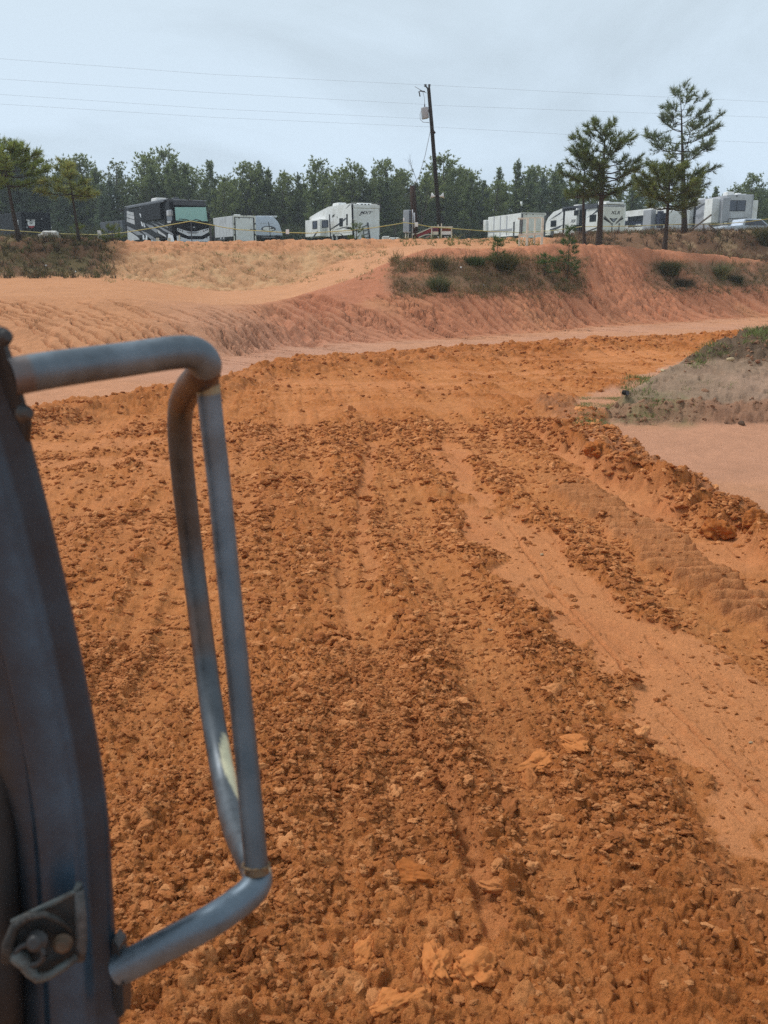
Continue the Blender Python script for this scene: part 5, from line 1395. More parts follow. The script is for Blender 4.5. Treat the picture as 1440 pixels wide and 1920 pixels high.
for pts, m_ in (([(238, 395.5), (251, 398.5), (251, 404.5), (238, 400.5)], ALU), ([(238, 401.5), (252, 405.5), (252, 411.5), (238, 407.5)], ALU), ([(238, 409), (252.5, 413), (253, 421), (238, 415.5)], ALU),
                ([(238.5, 424), (258, 433), (270, 440), (258, 441), (239, 429.5)], MIDG), ([(239, 431), (256, 443), (262, 449), (240, 453)], ALU),
                ([(261, 389), (272, 392), (276, 404), (280, 413.5), (276.5, 413.5), (270, 396.5)], LAMPC), ([(262, 399.5), (266, 403), (268, 410), (264, 407.5), (262, 402)], LAMPC),
                ([(264, 415.5), (266.5, 416), (269, 424), (266.5, 424)], LAMPC), ([(268.5, 417.5), (271, 418.5), (273, 426), (270.5, 426)], LAMPC),
                ([(282, 410), (286, 411.5), (290, 417.5), (286.5, 416)], MIDG), ([(293, 416), (298, 417), (316, 426), (314, 427)], MIDG),
                ([(272, 418.5), (286, 423), (296, 432), (294, 437), (280, 427)], MIDG), ([(295, 430), (310, 441), (312, 445), (297, 437)], ALU),
                ([(265, 433), (274, 436), (286, 443.5), (297, 452), (288, 452), (275, 442)], MIDG), ([(284, 446), (296, 449.5), (304, 453), (284, 453)], ALU),
                ([(280, 415), (296, 422), (322, 436.5), (326, 441), (310, 434)], MIDG), ([(316, 438), (324, 441.5), (327, 453), (314, 453)], LAMPC)):
    v.poly('stripe', sd, pts, m_, .014)
v.local_box('roof_rail', (-1.27, .5, H - .03), (-1.2, 10.6, H + .02), MIDG)
v.local_box('awning', (-1.40, 1.0, H - .20), (-1.275, 9.6, H - .06), CHAR, .02)
v.ac(4.6, H, -.3, l=1.5, h=.34); v.ac(8.0, H - .04, .2, l=1.1, h=.25, m=CHAR); v.ac(.9, H, -.5, l=.6, h=.12, m=CHAR, w_=.4)
for u, vv in ((272.5, 449), (317, 446)):
    p = v.ray(u, vv, sd)
    t = v.wheel(p.y, .48)
v.rect('wheel_flare', sd, 268, 441, 271, 449, LAMPC, thick=.03); v.rect('wheel_flare', sd, 274, 441.5, 277, 449.5, LAMPC, thick=.03)

# ---- small white cargo trailer with a rear ramp
v = Veh('cargo_trailer', 'small white box trailer with a black edged rear ramp, right of the black motorhome', 'cargo trailer', 437.5, 401.5, 480.5, 4.9, 2.1, 455, 404.5)
H = v.H; v.local_box('underframe', (-.95, .1, .35), (.95, 4.7, .55), BLK)
v.profile('body', [(0, .5), (0, H), (4.9, H), (4.9, .5)], ALU, bev=.03)
v.rect('end_frame', 'end', 436.5, 403.3, 480.5, 452.5, WHITE_W, thick=.03, bev=.008)
v.rect('ramp_seal', 'end', 439, 407, 478, 452.3, BLK, thick=.02, off=.028)
v.rect('ramp_door', 'end', 441, 408.3, 475.7, 452.2, WHITE, thick=.035, off=.045, bev=.01)
for u in (439.5, 478.5):
    for vv in (419.5, 430.5, 440): v.rect('hinge', 'end', u - 1, vv - 1.2, u + 1, vv + 1.2, BLK, thick=.04, off=.05)
for u0, u1 in ((440, 448), (469, 478)): v.rect('latch_bar', 'end', u0, 429.5, u1, 430.6, CHAR, thick=.03, off=.082)
for u in (448, 467): v.rect('latch', 'end', u - 1, 408, u + 1, 409.4, BLK, thick=.03, off=.08)
for u in (457, 461.5): v.rect('marker_lamp', 'end', u - 1.1, 404, u + 1.1, 405.2, BLK, thick=.03, off=.03)
v.local_box('roof_vent', (-.6, .4, H), (-.15, .85, H + .14), WHITE, .03)
for q in range(5): v.local_box('panel_seam', (-1.056, .75 + q * .85, .52), (-1.048, .78 + q * .85, H - .05), GREYP)
p = v.ray(416.5, 451, 'side'); v.wheel(p.y - .35, .34); v.wheel(p.y + .4, .34)
v.rect('fender', 'side', 411, 448.2, 425.5, 449.8, CHAR, thick=.15)

# ---- rounded silver-white travel trailer
pc = at(479, 450, 88); pe = at(528.6, 450, 88); zb = at(500, 455, 88).z
tt_ = empty('travel_trailer', ((pc.x + pe.x) / 2, 88, zb), R(9), 'silver white travel trailer with a rounded corner and an oval emblem, behind the box trailer', 'travel trailer')
Wd = (pe.x - pc.x) + .1; Ht = at(500, 405, 88).z - zb
prof_ = [(-Wd/2, .62), (-Wd/2, Ht), (Wd/2 - 1.25, Ht)] + [(Wd/2 - 1.25 + 1.15 * math.sin(a), Ht - 1.5 + 1.5 * math.cos(a)) for a in [R(12 * k) for k in range(1, 8)]] + [(Wd/2, .9), (Wd/2, .62)]
MB().prism([(x, 0, z) for x, z in prof_], (0, 6.2, 0), .05).build('body', SILVER, tt_)
MB().box((-Wd/2 + .1, .2, .3), (Wd/2 - .15, 6, .64)).build('underframe', BLK, tt_)
def tpx(u, vv): q = at(u, vv, 88); return (q.x - tt_.location.x, -.012, q.z - zb)
em = MB(); n_o = 28
o_ = [tpx(503.5 + 13.6 * math.cos(6.283 * k / n_o), 429 + 5.4 * math.sin(6.283 * k / n_o)) for k in range(n_o)]
em.prism(o_, (0, .03, 0)); eo = em.build('emblem', CHAR, tt_)
em = MB(); em.prism([(x, y - .012, z) for x, y, z in [tpx(*q) for q in ((493, 431), (493.5, 427), (498, 425.5), (504, 425.2), (509, 426.5), (506, 428.5), (510, 430), (514, 428.5), (513.5, 431), (508, 432.8), (499, 432.6))]], (0, .012, 0)); em.build('emblem_fill', WHITE, eo)
for u0, u1 in ((488, 500), (506.5, 514)):
    for q in range(int((u1 - u0) / 2)):
        a = tpx(u0 + q * 2, 418.2); b = tpx(u0 + q * 2 + 1.3, 419.6); MB().box((a[0], -.02, b[2]), (b[0], .01, a[2])).build('lettering', ALU, tt_)
MB().tube([tpx(503.5, 416.5), tpx(507.5, 445)], .03, 5).build('front_cord', BLK, tt_)
for pts in (((481, 440.5), (494, 441.5), (490, 443.5), (481, 444)), ((516, 440.5), (528, 441), (528, 443.5), (520, 443))): MB().prism([tpx(*q) for q in pts], (0, .03, 0)).build('swoosh', CHAR, tt_)
a, b = tpx(491, 443.8), tpx(516, 445.5); MB().box((a[0], -.02, b[2]), (b[0], .01, a[2])).build('lower_band', MIDG, tt_)
MB().box((-Wd/2 + .3, .8, Ht), (.9, 3, Ht + .06), .02).build('roof_vent', WHITE, tt_)
for yy in (2.8, 3.7):
    b = MB(); b.tube([(Wd/2 - .3, yy, .36), (Wd/2 - .1, yy, .36)], .36, 16); b.build('wheel', TYRE, tt_)

# ---- long white enclosed trailer behind the wooden stand
v = Veh('cargo_trailer', 'long white enclosed trailer with two axles behind the white wooden stand', 'cargo trailer', 977, 913.5, 1022, 8.4, 2.5, 452, 399)
H = v.H; v.local_box('underframe', (-1.1, .2, .35), (1.1, 8, .55), BLK)
v.profile('body', [(0, .5), (0, H), (8.4, H), (8.4, .5)], WHITE, bev=.03)
v.rect('end_frame', 'end', 976.5, 398.5, 1022, 446, WHITE_W, thick=.03, bev=.008)
v.rect('roof_trim', 'end', 977, 400.3, 1021.5, 401.6, CHAR, thick=.05)
v.rect('ramp_door', 'end', 983, 408.5, 1016, 440, WHITE_W, thick=.04, off=.03, bev=.01)
v.rect('hinge_bar', 'end', 977.8, 401, 979, 439, CHAR, thick=.06); v.rect('hinge_bar', 'end', 1020.6, 404, 1021.5, 444, CHAR, thick=.06)
for u in (986.5, 999): v.rect('marker_lamp', 'end', u - .8, 401.3, u + .8, 402.6, BLK, thick=.07)
v.rect('latch', 'end', 1016, 424.8, 1022, 425.9, CHAR, thick=.08)
v.rect('door_seam', 'side', 962.8, 416, 964.3, 447, CHAR, thick=.02)
for u in (926, 938, 950): v.rect('panel_seam', 'side', u - .2, 405, u + .2, 447, GREYP, thick=.008)
v.rect('belt_line', 'side', 916, 432.4, 960, 432.8, GREYP, thick=.015)
v.local_box('front_box', (-1.5, 8.42, 1.2), (-.3, 9.1, 2.3), WHITE, .05)
for u in (944.5, 953.5): p = v.ray(u, 446.5, 'side'); v.wheel(p.y, .38)
fl = MB(); 
for k in range(13):
    pass
fl.bm.free()
pA, pB = v.ray(940.5, 443.2, 'side'), v.ray(958.5, 443.2, 'side')
v.local_box('fender', (-1.32, pB.y, pA.z - .05), (-1.25, pA.y, pA.z + .03), WHITE, .01)

# ---- navy and white trailer with slide-outs
v = Veh('camper_trailer', 'navy and white striped camper between the XLR camper and the tallest pine', 'camper', 1253, 1171.5, 1281, 9.8, 2.4, 449, 394)
H = v.H; v.local_box('underframe', (-1.1, .2, .3), (1.1, 9.4, .8), BLK)
v.profile('body', [(0, .75), (0, H), (8.8, H), (9.5, H - .4), (9.8, H - 1.2), (9.8, .75)], WHITE, bev=.04)
v.rect('navy_band', 'side', 1172.5, 399.5, 1252.5, 420.5, NAVY, thick=.014)
v.rect('roof_band', 'side', 1172.5, 396.2, 1252.5, 399, WHITE, thick=.06)
for a, b in ((1180, 1190), (1191, 1202), (1203, 1213)): v.window('side', a, 402, b, 414, off=.014)
v.poly('lower_band', 'side', [(1172, 441), (1180, 437), (1215, 432.5), (1252.5, 427.5), (1252.5, 442), (1172, 446)], NAVY, .014)
v.rect('lettering', 'side', 1192, 420.5, 1202, 423, ALU, thick=.016)
for q in ((1215.5, 394.5, 1228, 430.5), ): v.rect('slide_out', 'side', *q, GREYP, thick=.6, bev=.03)
v.rect('slide_out', 'side', 1240, 396, 1243, 428, NAVY, thick=.5, bev=.03)
v.rect('front_cap', 'side', 1171.8, 404, 1177, 414, WHITE, thick=.02); v.rect('front_cap', 'side', 1171.8, 423, 1177, 433, WHITE, thick=.02)
v.rect('rear_wall', 'end', 1253.5, 396, 1280.5, 432, WHITE, thick=.03, bev=.01)
v.rect('tail_lamp', 'end', 1255.5, 425, 1257.5, 427, LAMPR, thick=.03, off=.03); v.rect('tail_lamp', 'end', 1277, 425, 1279, 427, LAMPR, thick=.03, off=.03)
rk = MB()
for zz in (.85, 1.15, 1.5): rk.tube([(-1.15, -.75, zz), (1.15, -.75, zz)], .022, 5)
for xx in (-1.15, -.55, 0, .55, 1.15): rk.tube([(xx, -.75, .8), (xx, -.75, 1.5)], .018, 5)
for xx in (-1.0, 1.0): rk.tube([(xx, 0, .8), (xx, -.75, .85)], .03, 5)
rk.box((-1.15, -.78, .76), (1.15, -.1, .83)); rk.build('cargo_rack', BLK, v.root)
v.ac(5, H, -.2, l=1.0); v.wheel(3.6); v.wheel(4.5)

# ---- grey fifth-wheel camper with a wide rear window
v = Veh('camper_trailer', 'grey camper with a wide dark rear window and white slide-outs, farthest to the right', 'camper', 1362.5, 1287, 1406, 10.6, 2.5, 446, 364.5)
H = v.H; v.local_box('underframe', (-1.1, .2, .4), (1.1, 10, .95), BLK)
v.profile('body', [(0, .9), (0, H), (9.3, H), (10.1, H - .25), (10.6, H - .8), (10.6, .9)], GREYP, bev=.05)
v.rect('rear_wall', 'end', 1363.5, 365.5, 1405.5, 419, ALU, thick=.025, bev=.01)
v.window('end', 1365.5, 375.5, 1397, 396, off=.025, glass=GLASS_B, bars=1)
v.rect('corner_trim', 'end', 1355.5, 371, 1364.5, 421, GREYP, thick=.10, bev=.02)
v.rect('corner_lamp', 'end', 1355.5, 415.5, 1363.5, 421.5, BLK_M, thick=.13); v.rect('tail_lamp', 'end', 1356.5, 417, 1362.5, 420.5, WHITE, thick=.15)
v.rect('lettering', 'end', 1386, 370, 1396, 372.5, ALU, thick=.04); v.rect('rear_camera', 'end', 1380, 366.5, 1382.5, 368.3, BLK, thick=.09)
v.local_box('slide_out', (1.27, .35, 1.5), (1.95, 3.9, H - .55), WHITE, .03)
for q, dp in (((1286.5, 379, 1298.5, 429), .75), ((1336.5, 374.5, 1347, 417.5), .85)):
    o_ = v.rect('slide_out', 'side', *q, WHITE, thick=dp, bev=.03)
v.rect('dark_gap', 'side', 1299, 386, 1302.5, 424, BLK, thick=.05)
v.rect('dark_gap', 'side', 1348, 376, 1353.5, 416, MIDG, thick=.05)
v.window('side', 1323, 379.5, 1335.5, 399)
v.window('side', 1350, 378, 1354, 392)
v.poly('swoosh', 'side', [(1304, 390), (1320, 381), (1334, 375.5), (1334, 378), (1318, 385), (1306, 394)], CHAR); v.poly('swoosh', 'side', [(1303, 404), (1318, 398), (1322, 402), (1310, 410)], MIDG)
rk = MB()
for a, b in (((1365.5, 410), (1402, 408.5)), ((1365.5, 418.5), (1402, 417.5))): rk.tube([v.ray(*a, 'end', .5), v.ray(*b, 'end', .5)], .03, 5)
for u in (1365.5, 1374, 1383, 1392, 1402): rk.tube([v.ray(u, 409.5, 'end', .5), v.ray(u, 418, 'end', .5)], .022, 5)
rk.tube([v.ray(1366, 418, 'end', .5), v.ray(1366, 418, 'end', 0)], .03, 5); rk.tube([v.ray(1401, 418, 'end', .5), v.ray(1401, 418, 'end', 0)], .03, 5)
rk.build('cargo_rack', BLK, v.root)
lad = MB()
for u in (1365, 1371): lad.tube([v.ray(u, 398, 'end', .16), v.ray(u, 419, 'end', .16)], .018, 5)
for vv in (401, 406, 411, 416): lad.tube([v.ray(1365, vv, 'end', .16), v.ray(1371, vv, 'end', .16)], .015, 5)
lad.build('ladder', ALU, v.root)
v.local_box('roof_vent', (-.4, .2, H), (.5, 1.3, H + .08), WHITE, .03)
v.ac(1.9, H, -.35, l=1.3, h=.42); v.ac(1.0, H, .1, l=.7, h=.22, w_=.5); v.ac(8.2, H - .02, -.7, l=.8, h=.22)
v.wheel(4.0, .42); v.wheel(5.0, .42)

# ---- dark trailers at the far left
v = Veh('cargo_trailer', 'black box trailer with a small white and red emblem at the left edge', 'cargo trailer', 44, 3, 99, 5.6, 2.6, 452, 397)
H = v.H; v.local_box('underframe', (-1.1, .2, .3), (1.1, 5, .5), BLK)
v.profile('body', [(0, .45), (0, H), (5.6, H), (5.6, .45)], BLK_M, bev=.03)
v.rect('rear_door', 'end', 46, 399, 97.5, 445, BLK_M, thick=.03, bev=.01)
em = v.poly('emblem', 'end', [(51.5, 415), (65, 415), (65.5, 422.5), (62, 424), (54, 424), (51.8, 421)], LETW, .014, off=.03)
v.poly('emblem_wing', 'end', [(48.5, 411.5), (56, 412.3), (55, 414), (50, 413.5)], LETW, .014, off=.03); v.poly('emblem_wing', 'end', [(66, 412.3), (59, 412), (59, 413.6), (65, 414)], LETW, .014, off=.03)
v.poly('emblem_base', 'end', [(53, 423.5), (65, 423.2), (63, 426.5), (59.5, 428.2), (55, 426.5)], REDP, .016, off=.03)
v.text('end', '251', 58.5, 418.5, 4.2, LETTER, .1, .95, off=.044, parent=None)
for u, vv in ((78, 410.5), (96, 426.8), (50.5, 426)): v.rect('latch', 'end', u - .8, vv - 1.5, u + .8, vv + 1.5, ALU, thick=.05, off=.03)
for q in ((31, 413, 34.5, 416), (31.5, 417, 35, 423), (33, 428.5, 37, 434)): v.rect('lettering', 'side', *q, ALU, thick=.014)
v.wheel(2.3, .36); v.wheel(3.1, .36)
v = Veh('cargo_trailer', 'dark grey enclosed trailer half hidden behind the rear of the motorhome', 'cargo trailer', 231, 192, 262, 6.0, 2.5, 453, 413)
H = v.H; v.local_box('underframe', (-1.1, .2, .3), (1.1, 5.6, .5), BLK)
v.profile('body', [(0, .45), (0, H), (6.0, H), (6.0, .45)], CHAR, bev=.03)
v.rect('corner_trim', 'end', 231, 414, 233.5, 451, BLK, thick=.03); v.rect('end_frame', 'end', 234.5, 417, 260, 451, MIDG, thick=.03)
for u in (204, 215, 224): v.rect('panel_seam', 'side', u - .4, 416, u + .4, 451, BLK, thick=.012)
v.wheel(2.6, .36); v.wheel(3.4, .36)

# ---- white and blue pickup nose seen under the far-right camper
pu = empty('pickup_truck', base_at(1403, 437, 74), R(96), 'white pickup truck seen low beyond the right end of the grey camper', 'pickup truck')
pz = at(1403, 433.5, 74).z; pu.location.z = pz - .75
MB().prism([(-1, -2.6, .55), (-1, -2.6, 1.02), (-1, -1.1, 1.12), (-1, -.45, 1.62), (-1, .9, 1.62), (-1, 1.0, 1.1), (-1, 2.6, 1.08), (-1, 2.6, .55)], (2, 0, 0), .06).build('body', SILVER, pu)
MB().prism([(-1.012, -.95, 1.14), (-1.012, -.42, 1.55), (-1.012, .8, 1.55), (-1.012, .85, 1.14)], (2.024, 0, 0)).build('window', GLASS_B, pu)
for yy in (-1.7, 1.7):
    for xx in (-.95, .75):
        b = MB(); b.tube([(xx, yy, .4), (xx + .2, yy, .4)], .4, 18); b.build('wheel', TYRE, pu)
MB().box((-.9, 2.6, .6), (.9, 2.68, .8), .02).build('bumper', CHAR, pu); MB().box((-.9, -2.68, .6), (.9, -2.6, .8), .02).build('bumper', CHAR, pu)
# ================================================================== POLE, LINES, ROPE, STANDS AND OTHER SMALL THINGS
WIREM = mat('wire', (.36, .39, .43), .6); POLEM = mat('pole_wood', (.040, .034, .030), .9, var=.35, scale=5, bump=.6)
TRANSF = mat('transformer_grey', (.46, .49, .53), .45, var=.06)
YP = 60.0
pb = at(826, 450, YP); zpb = hz(pb.x, pb.y)
pole = empty('utility_pole', (pb.x, pb.y, zpb), 0, 'tall leaning utility pole with a grey transformer drum', 'utility pole')
def pw(u, vv, Y=YP): return at(u, vv, Y) - pole.location
ptop = pw(803.5, 164)
MB().tube([pw(826.5, 462), pw(823, 410), pw(816, 320), pw(809.5, 235), ptop], [.15, .14, .13, .12, .105], 10).build('pole', POLEM, pole)
for du in (-2.8, 3.2):
    MB().tube([pw(803 + du * .4, 166), pw(801.5 + du * 1.1, 162)], .045, 6).build('insulator_arm', STEEL_D, pole)
    b = MB(); b.tube([pw(801.2 + du * 1.15, 162.5), pw(801 + du * 1.2, 161.2), pw(801 + du * 1.2, 160), pw(801 + du * 1.2, 158.2)], [.05, .10, .06, .09], 8); b.build('insulator', CHAR, pole)
tr = MB(); tr.tube([pw(797.6, 222.5), pw(797.4, 221.5), pw(796.2, 203.2), pw(796.1, 201.8), pw(796.0, 200.8)], [.20, .225, .225, .23, .12], 16); tro = tr.build('transformer', TRANSF, pole)
MB().tube([pw(796.4, 202), pw(796.2, 197.5), pw(796.2, 193)], [.05, .035, .02], 6).build('bushing', CHAR, tro)
MB().box(tuple(pw(800.5, 209) - Vector((.02, .05, .05))), tuple(pw(805, 207) + Vector((.02, .05, .05)))).build('bracket', STEEL_D, pole)
MB().tube([pw(797, 172), pw(787.5, 170.5), pw(786, 173), pw(787.5, 181)], .04, 6).build('fuse_cutout', STEEL_D, pole)
MB().tube([pw(788, 181), pw(785.3, 173), pw(784.5, 171.5)], .022, 5).build('fuse_cutout', STEEL_D, pole)
MB().tube([pw(777.5, 162), pw(784, 166), pw(792, 170.5), pw(800, 174.5)], .016, 5).build('jumper_wire', WIREM, pole)
MB().tube([pw(793, 173), pw(796, 184), pw(796.2, 194)], .014, 5).build('jumper_wire', WIREM, pole)
MB().tube([pw(790, 206), pw(787.5, 215), pw(788, 224), pw(793, 229), pw(805, 230)], .016, 5).build('jumper_wire', WIREM, pole)
MB().tube([pw(806, 212), pw(810, 212.5), pw(810, 208)], [.06, .06, .03], 6).build('insulator', CHAR, pole)
MB().tube([pw(806.5, 244), pw(812, 245.5), pw(816, 250)], [.05, .09, .06], 6).build('lamp_bracket', STEEL_D, pole)
for sgn, (u0, u1) in ((-1, (818.5, 808.5)), (1, (821, 832))):
    b = MB(); b.tube([pw(u0, 368), pw((u0 + u1) / 2, 367.8), pw(u1, 366.5)], [.05, .07, .19], 10); b.build('horn_loudspeaker', WHITE, pole)
# second, short pole with the meter board
sp0 = at(776, 446, 59); st = empty('stub_pole', (sp0.x, sp0.y, hz(sp0.x, sp0.y)), 0, 'short thick brown pole right of the grey electric cabinet', 'pole')
MB().tube([at(779, 455, 59) - st.location, at(776, 400, 59) - st.location, at(773.5, 348, 59) - st.location], [.20, .19, .17], 10).build('pole', mat('brown_pole_wood', (.055, .035, .028), .9, var=.3, scale=5, bump=.5), st)
cbp = at(763, 445, 57); cb = empty('electric_cabinet', (cbp.x, cbp.y, hz(cbp.x, cbp.y)), R(-24), 'tall grey electric cabinet on a post with thin conduits', 'cabinet')
ct, cbm = at(763, 394, 57).z - cb.location.z, at(763, 436, 57).z - cb.location.z
MB().box((-.19, -.15, cbm), (.19, .15, ct), .015).build('cabinet', TRANSF, cb)
MB().box((-.15, -.166, cbm + .08), (.15, -.152, ct - .08), .004).build('cabinet_door', mat('cabinet_door_grey', (.40, .43, .47), .5), cb)
MB().box((.192, -.13, cbm + .05), (.20, .13, ct - .02)).build('cabinet_side', NAVY, cb)
for xx in (-.08, .08): MB().tube([(xx, 0, -.3), (xx, 0, cbm)], .03, 6).build('conduit', WOODW, cb)
MB().tube([(.32, .1, .2), (.31, .1, ct + .03)], .03, 6).build('conduit', ALU, cb); MB().tube([(.44, .1, .9), (.42, .1, ct - .15)], .05, 6).build('conduit', ALU, cb)
MB().tube([(.08, 0, .1), (.25, -.1, -.02), (.65, -.1, -.12)], .025, 6).build('cable', YEL, cb)
# overhead lines: each span its own wire
def span(pts, Ys, label, rad=.0045):
    p = [at(u, vv, Y) for (u, vv), Y in zip(pts, Ys)]
    q = []
    for a, b in zip(p[:-1], p[1:]):
        for k in range(8): q.append(a.lerp(b, k / 8))
    q.append(p[-1])
    o = MB().tube(q, rad, 5).build('power_line', WIREM); tag(o, label, 'wire', 'overhead lines')
span([(-420,86),(0,110),(400,139.5),(800,159.5)], [50,53.5,57,60], 'topmost overhead line running left from the tip of the pole')
span([(-420,118),(0,148),(400,174),(800,196)], [50,53.5,57,60], 'second overhead line from the top, left of the pole')
span([(-420,150),(0,177),(400,204),(802,223)], [50,53.5,57,60], 'third overhead line from the top, left of the pole')
span([(-420,166),(0,195),(400,220),(806,238)], [50,53.5,57,60], 'lowest overhead line left of the pole')
span([(805,159.5),(1100,175),(1440,191),(1900,208)], [60,64,68,74], 'topmost overhead line running right from the tip of the pole', .005)
span([(806,197),(1100,208),(1440,220),(1900,232)], [60,64,68,74], 'middle overhead line right of the pole', .005)
span([(810,238),(1100,254),(1440,268),(1900,284)], [60,64,68,74], 'lowest overhead line right of the pole', .005)
span([(806.5,247),(797,292),(786,330),(774,349)], [60,59.7,59.3,59], 'slack service cable from the tall pole down to the short brown pole', .020)
# wooden announcer stand (white frame) on the berm
ws = at(993, 462, 42); wst = empty('wooden_stand', (ws.x, ws.y, hz(ws.x, ws.y)), 0, 'white wooden stand of posts and rails on the berm in front of the long trailer', 'stand')
def wl(u, vv, Y): return at(u, vv, Y) - wst.location
def post(nm, u, v0, v1, Y, w_, m=WOODW):
    a, b = wl(u, v0, Y), wl(u, v1, Y); return MB().box((a.x - w_/2, a.y - w_/2, min(a.z, b.z)), (a.x + w_/2, a.y + w_/2, max(a.z, b.z)), .006).build(nm, m, wst)
post('post', 973.5, 462, 440, 42.6, .07); post('post', 987.5, 462, 410, 41.4, .095); post('post', 1001.5, 460.5, 410, 42.6, .075); post('post', 1015.5, 459, 409, 41.4, .095)
post('post', 974.5, 440, 411, 42.6, .05, CHAR); post('post', 977.5, 440, 411, 41.6, .05, CHAR)
def rail(nm, a, b, h_, d_, m=WOODW):
    p, q = wl(*a), wl(*b); dv = (q - p).normalized(); up = Vector((0, 0, 1)); sd_ = dv.cross(up).normalized()
    c = [p + sd_ * d_ / 2, q + sd_ * d_ / 2, q - sd_ * d_ / 2, p - sd_ * d_ / 2]
    return MB().prism(c, (0, 0, h_)).build(nm, m, wst)
rail('rail', (972, 443, 41.35), (1018, 440.2, 41.35), .10, .05); rail('rail', (972, 441.5, 42.7), (1018, 439, 42.7), .08, .05)
rail('rail', (971, 411.5, 41.5), (988, 411, 41.5), .07, .05); rail('rail', (983, 410, 42.6), (1018, 409, 42.6), .05, .04)
rail('deck_board', (973, 441.5, 41.6), (973, 441, 42.55), .03, .12); rail('deck_board', (988, 441, 41.6), (988, 440.5, 42.55), .03, .12); rail('deck_board', (1002, 440.5, 41.6), (1002, 440, 42.55), .03, .12); rail('deck_board', (1015, 440, 41.6), (1015, 439.5, 42.55), .03, .12)
MB().tube([wl(978, 460, 41.9), wl(983, 443, 41.9)], .02, 5).build('brace', WOODW, wst)
# red start-gate board with number board
gp = at(810, 449, 53); gt = empty('gate_frame', (gp.x, gp.y, hz(gp.x, gp.y)), 0, 'white painted timber gate frame with number boards 2 and 27 beside the pole foot', 'gate frame')
def gl(u, vv, Y=53): return at(u, vv, Y) - gt.location
for u, v0, v1 in ((809.3, 450, 427), (827.5, 450, 419), (846.7, 450, 427)): MB().box(tuple(gl(u - 1.1, v0) - Vector((0, .04, .1))), tuple(gl(u + 1.1, v1) + Vector((0, .04, 0)))).build('post', WOODW, gt)
MB().box(tuple(gl(808, 427.2) - Vector((0, .06, 0))), tuple(gl(848.5, 424.4) + Vector((0, -.005, 0)))).build('rail', WOODW, gt)
MB().box(tuple(gl(820.5, 425) - Vector((0, .02, 0))), tuple(gl(822.5, 421) + Vector((0, .02, 0)))).build('peg', WOODW, gt)
MB().box(tuple(gl(827, 440) - Vector((0, -.06, 0))), tuple(gl(846, 433.5) + Vector((0, .08, 0)))).build('banner', WHITE, gt)
MB().box(tuple(gl(811, 440) - Vector((0, -.06, 0))), tuple(gl(822, 434) + Vector((0, .08, 0)))).build('banner', WOODW, gt)
MB().box(tuple(gl(826, 433.2) - Vector((0, -.06, 0))), tuple(gl(846, 428.2) + Vector((0, .08, 0)))).build('banner', mat('rust_red_banner', (.22, .055, .035), .6), gt)
MB().box(tuple(gl(811, 433.2) - Vector((0, -.06, 0))), tuple(gl(821, 428.2) + Vector((0, .08, 0)))).build('banner', mat('purple_banner', (.13, .05, .09), .6), gt)
for x0, x1, tx in ((814.5, 825.5, '2'), (828.5, 844, '27')):
    bo = MB().box(tuple(gl(x0, 450.5) - Vector((0, -.02, 0))), tuple(gl(x1, 442) + Vector((0, .045, 0)))).build('number_board', BLK_M, gt)
    h_ = gl(0, 443.5).z - gl(0, 449.6).z
    me = text_mesh(tx, h_ * 1.35, .12, .006, .02 * h_); me.materials.append(LETW); o = link_mesh('numeral', me, None, bo)
    c0 = gl((x0 + x1) / 2 + (1 if tx == '2' else 0), 446.5); o.location = c0 + Vector((0, .008, 0)); o.rotation_euler = (R(90), 0, 0); o.scale = (1.3 if tx == '2' else 1.15, 1, 1)
rp = at(793, 447, 55.5); ra = empty('red_ramp', (rp.x, rp.y, hz(rp.x, rp.y)), 0, 'sloping red sheeted ramp left of the white gate frame', 'ramp')
def rl(u, vv, Y=55.5): return at(u, vv, Y) - ra.location
MB().prism([rl(783, 444), rl(783, 438.5), rl(808, 427.5), rl(822, 427), rl(822, 435), rl(806, 436)], (0, .35, 0), .01).build('sheet', REDP, ra)
MB().prism([rl(779, 438.6), rl(808, 426.2), rl(809, 427.6), rl(783, 439)], (0, -.08, 0)).build('rail', WOODW, ra)
MB().prism([rl(784, 444.5), rl(797, 439.5), rl(811, 438.6), rl(811, 439.8), rl(798, 440.8), rl(786, 446)], (0, -.08, 0)).build('rail', WOODW, ra)
MB().prism([rl(796, 445.5), rl(808, 440.5), rl(810, 442), rl(800, 447)], (0, -.06, 0)).build('plank', mat('pinkish_plank', (.38, .22, .18), .7), ra)
MB().prism([rl(772, 440), rl(776, 437.2), rl(777, 439), rl(774, 441.5)], (0, .3, 0)).build('end_board', WOODW, ra)
MB().prism([rl(777, 447), rl(777, 438), rl(783, 437.5), rl(783, 446)], (0, .3, 0)).build('side_board', mat('dark_red_board', (.11, .03, .03), .7), ra)
# white covers on the ground by the MXT camper
def lump(name, label, cat, u0, u1, vt, vb, Y, m, seed, dark=0):
    a, b = at(u0, vb, Y), at(u1, vb, Y); t = at(u0, vt, Y); cx = (a.x + b.x) / 2; w_ = (b.x - a.x) / 2; h = t.z - a.z
    bm = bmesh.new(); bmesh.ops.create_icosphere(bm, subdivisions=4, radius=1)
    for vv in bm.verts:
        d = vv.co
        q = Vector((math.copysign(abs(d.x) ** .45, d.x), math.copysign(abs(d.y) ** .6, d.y), math.copysign(abs(d.z) ** .5, d.z)))
        n = mnoise.noise(d * 1.8 + Vector((seed, 0, 0))) * .16 + mnoise.noise(d * 5 + Vector((0, seed, 0))) * .07
        q *= .92 + n
        vv.co = Vector((q.x * w_, q.y * w_ * .7, max(-.1, (q.z * .5 + .5) * h)))
    for f in bm.faces: f.smooth = True
    me = bpy.data.meshes.new(name); bm.to_mesh(me); bm.free()
    o = link_mesh(name, me, m); o.location = (cx, Y, a.z - .05); return tag(o, label, cat)
